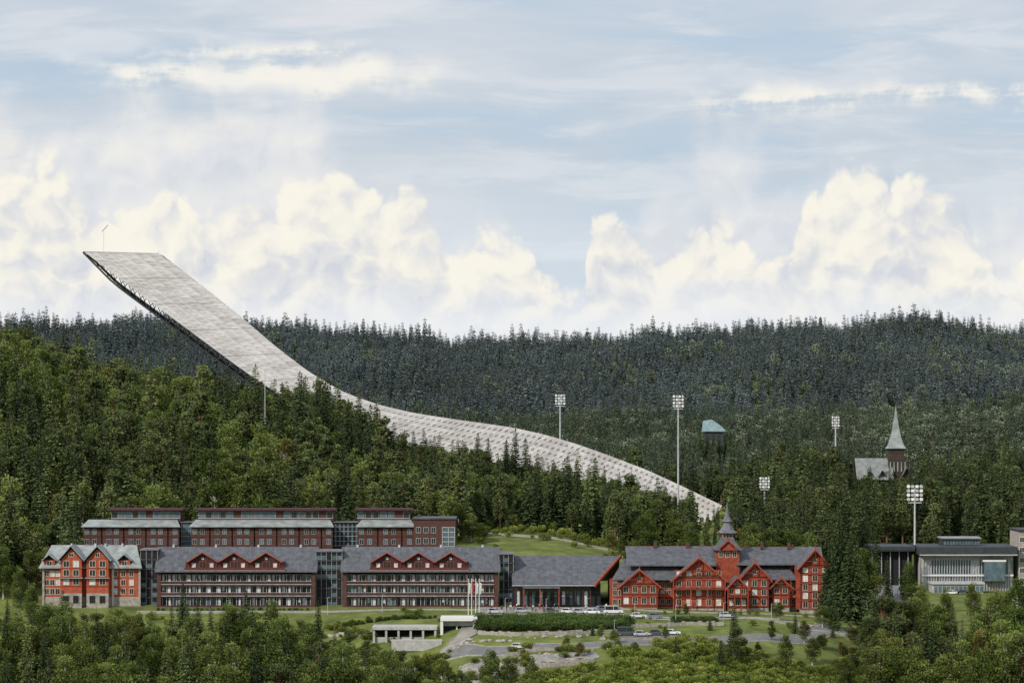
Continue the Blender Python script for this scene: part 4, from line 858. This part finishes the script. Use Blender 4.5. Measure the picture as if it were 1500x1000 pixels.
def ramp(f,els):
    r=nt.nodes.new('ShaderNodeValToRGB'); e=r.color_ramp.elements; e[0].position,e[0].color=els[0][0],(*els[0][1],1); e[1].position,e[1].color=els[-1][0],(*els[-1][1],1)
    for p,c in els[1:-1]: x=e.new(p); x.color=(*c,1)
    L(f,r.inputs[0]); return r.outputs[0]
cF=ramp(shade,[(0,(.64,.67,.73)),(.4,(.77,.77,.77)),(.7,(.90,.87,.79)),(1,(.96,.92,.81))])
shB=M('ADD',M('ADD',.58,M('MULTIPLY',rel,.35)),M('MULTIPLY',M('SUBTRACT',w2,.5),1.3)); shB=M('ADD',shB,M('MULTIPLY',ss(U,-1.0,3.0),-.3),clamp=True)
cB=ramp(shB,[(0,(.65,.69,.75)),(.45,(.78,.79,.81)),(1,(.93,.90,.83))])
skc=nt.nodes.new('ShaderNodeVectorMath'); skc.operation='SCALE'; L(sk.outputs[0],skc.inputs[0]); skc.inputs['Scale'].default_value=0.10
str1=noise(vec(M('MULTIPLY',U,.16),M('MULTIPLY',Vv,.8)),1.1,5,.55,.3); str2=noise(vec(M('ADD',M('MULTIPLY',U,.25),5.0),M('MULTIPLY',Vv,1.5)),1.3,6,.6,.3)
haze=ramp(str1,[(.3,(.50,.62,.76)),(.46,(.57,.65,.75)),(.7,(.70,.73,.79))])
base=mixc(.85,skc.outputs[0],haze)
base=mixc(M('MULTIPLY',ss(str2,.44,.70),.52),base,(.79,.80,.83))
def win(x,a,b_,s): return M('MULTIPLY',ss(x,a-s,a+s),M('SUBTRACT',1.0,ss(x,b_-s,b_+s)))
Vn=M('ADD',Vv,M('MULTIPLY',M('SUBTRACT',w1,.5),.7)); Un=M('ADD',U,M('MULTIPLY',M('SUBTRACT',w2,.5),2.5))
b1=M('MULTIPLY',win(Un,-6.2,-1.3,.5),win(Vn,4.65,5.05,.16)); b2=M('MULTIPLY',win(Un,2.6,9.0,.7),win(Vn,4.35,4.65,.14)); b3=M('MULTIPLY',win(Un,-5.0,-2.6,.5),win(Vn,5.15,5.3,.1))
bands=M('MAXIMUM',M('MAXIMUM',b1,b2),b3); bands=M('MULTIPLY',bands,ss(M('ADD',M('MULTIPLY',str2,.6),M('MULTIPLY',fine,.4)),.38,.56))
base=mixc(M('MULTIPLY',bands,.9),base,(.94,.91,.83))
base=mixc(M('MULTIPLY',ss(M('MULTIPLY',Vv,-1.0),-3.8,-2.2),.45),base,(.74,.81,.89))
c=mixc(M('MULTIPLY',mB,.85),base,cB)
c=mixc(M('MULTIPLY',mF,.9),c,cF)
lowh=ss(M('ADD',M('MULTIPLY',Vv,-1.0),M('MULTIPLY',M('SUBTRACT',w1,.5),.6)),-2.1,-1.1)
c=mixc(M('MULTIPLY',lowh,.8),c,(.83,.86,.90))
bg=nt.nodes.new('ShaderNodeBackground'); L(c,bg.inputs[0]); bg.inputs[1].default_value=1.0
out=nt.nodes.new('ShaderNodeOutputWorld'); L(bg.outputs[0],out.inputs[0])
try: w.cycles.sampling_method='MANUAL'; w.cycles.sample_map_resolution=256
except Exception as ex: print(ex)
sun=bpy.data.lights.new('sun','SUN'); sun.energy=3.3; sun.angle=math.radians(1.5); sun.color=(1,.94,.84)
so=bpy.data.objects.new('sun',sun); S.collection.objects.link(so); so.rotation_euler=sd.to_track_quat('Z','Y').to_euler(); so.location=(0,0,300)
cam=bpy.data.cameras.new('camera'); cam.sensor_width=36; cam.lens=120; cam.shift_y=100/1500; cam.clip_start=1; cam.clip_end=60000
co=bpy.data.objects.new('camera',cam); S.collection.objects.link(co); co.location=(0,0,CZ); co.rotation_euler=(math.radians(90),0,0); S.camera=co
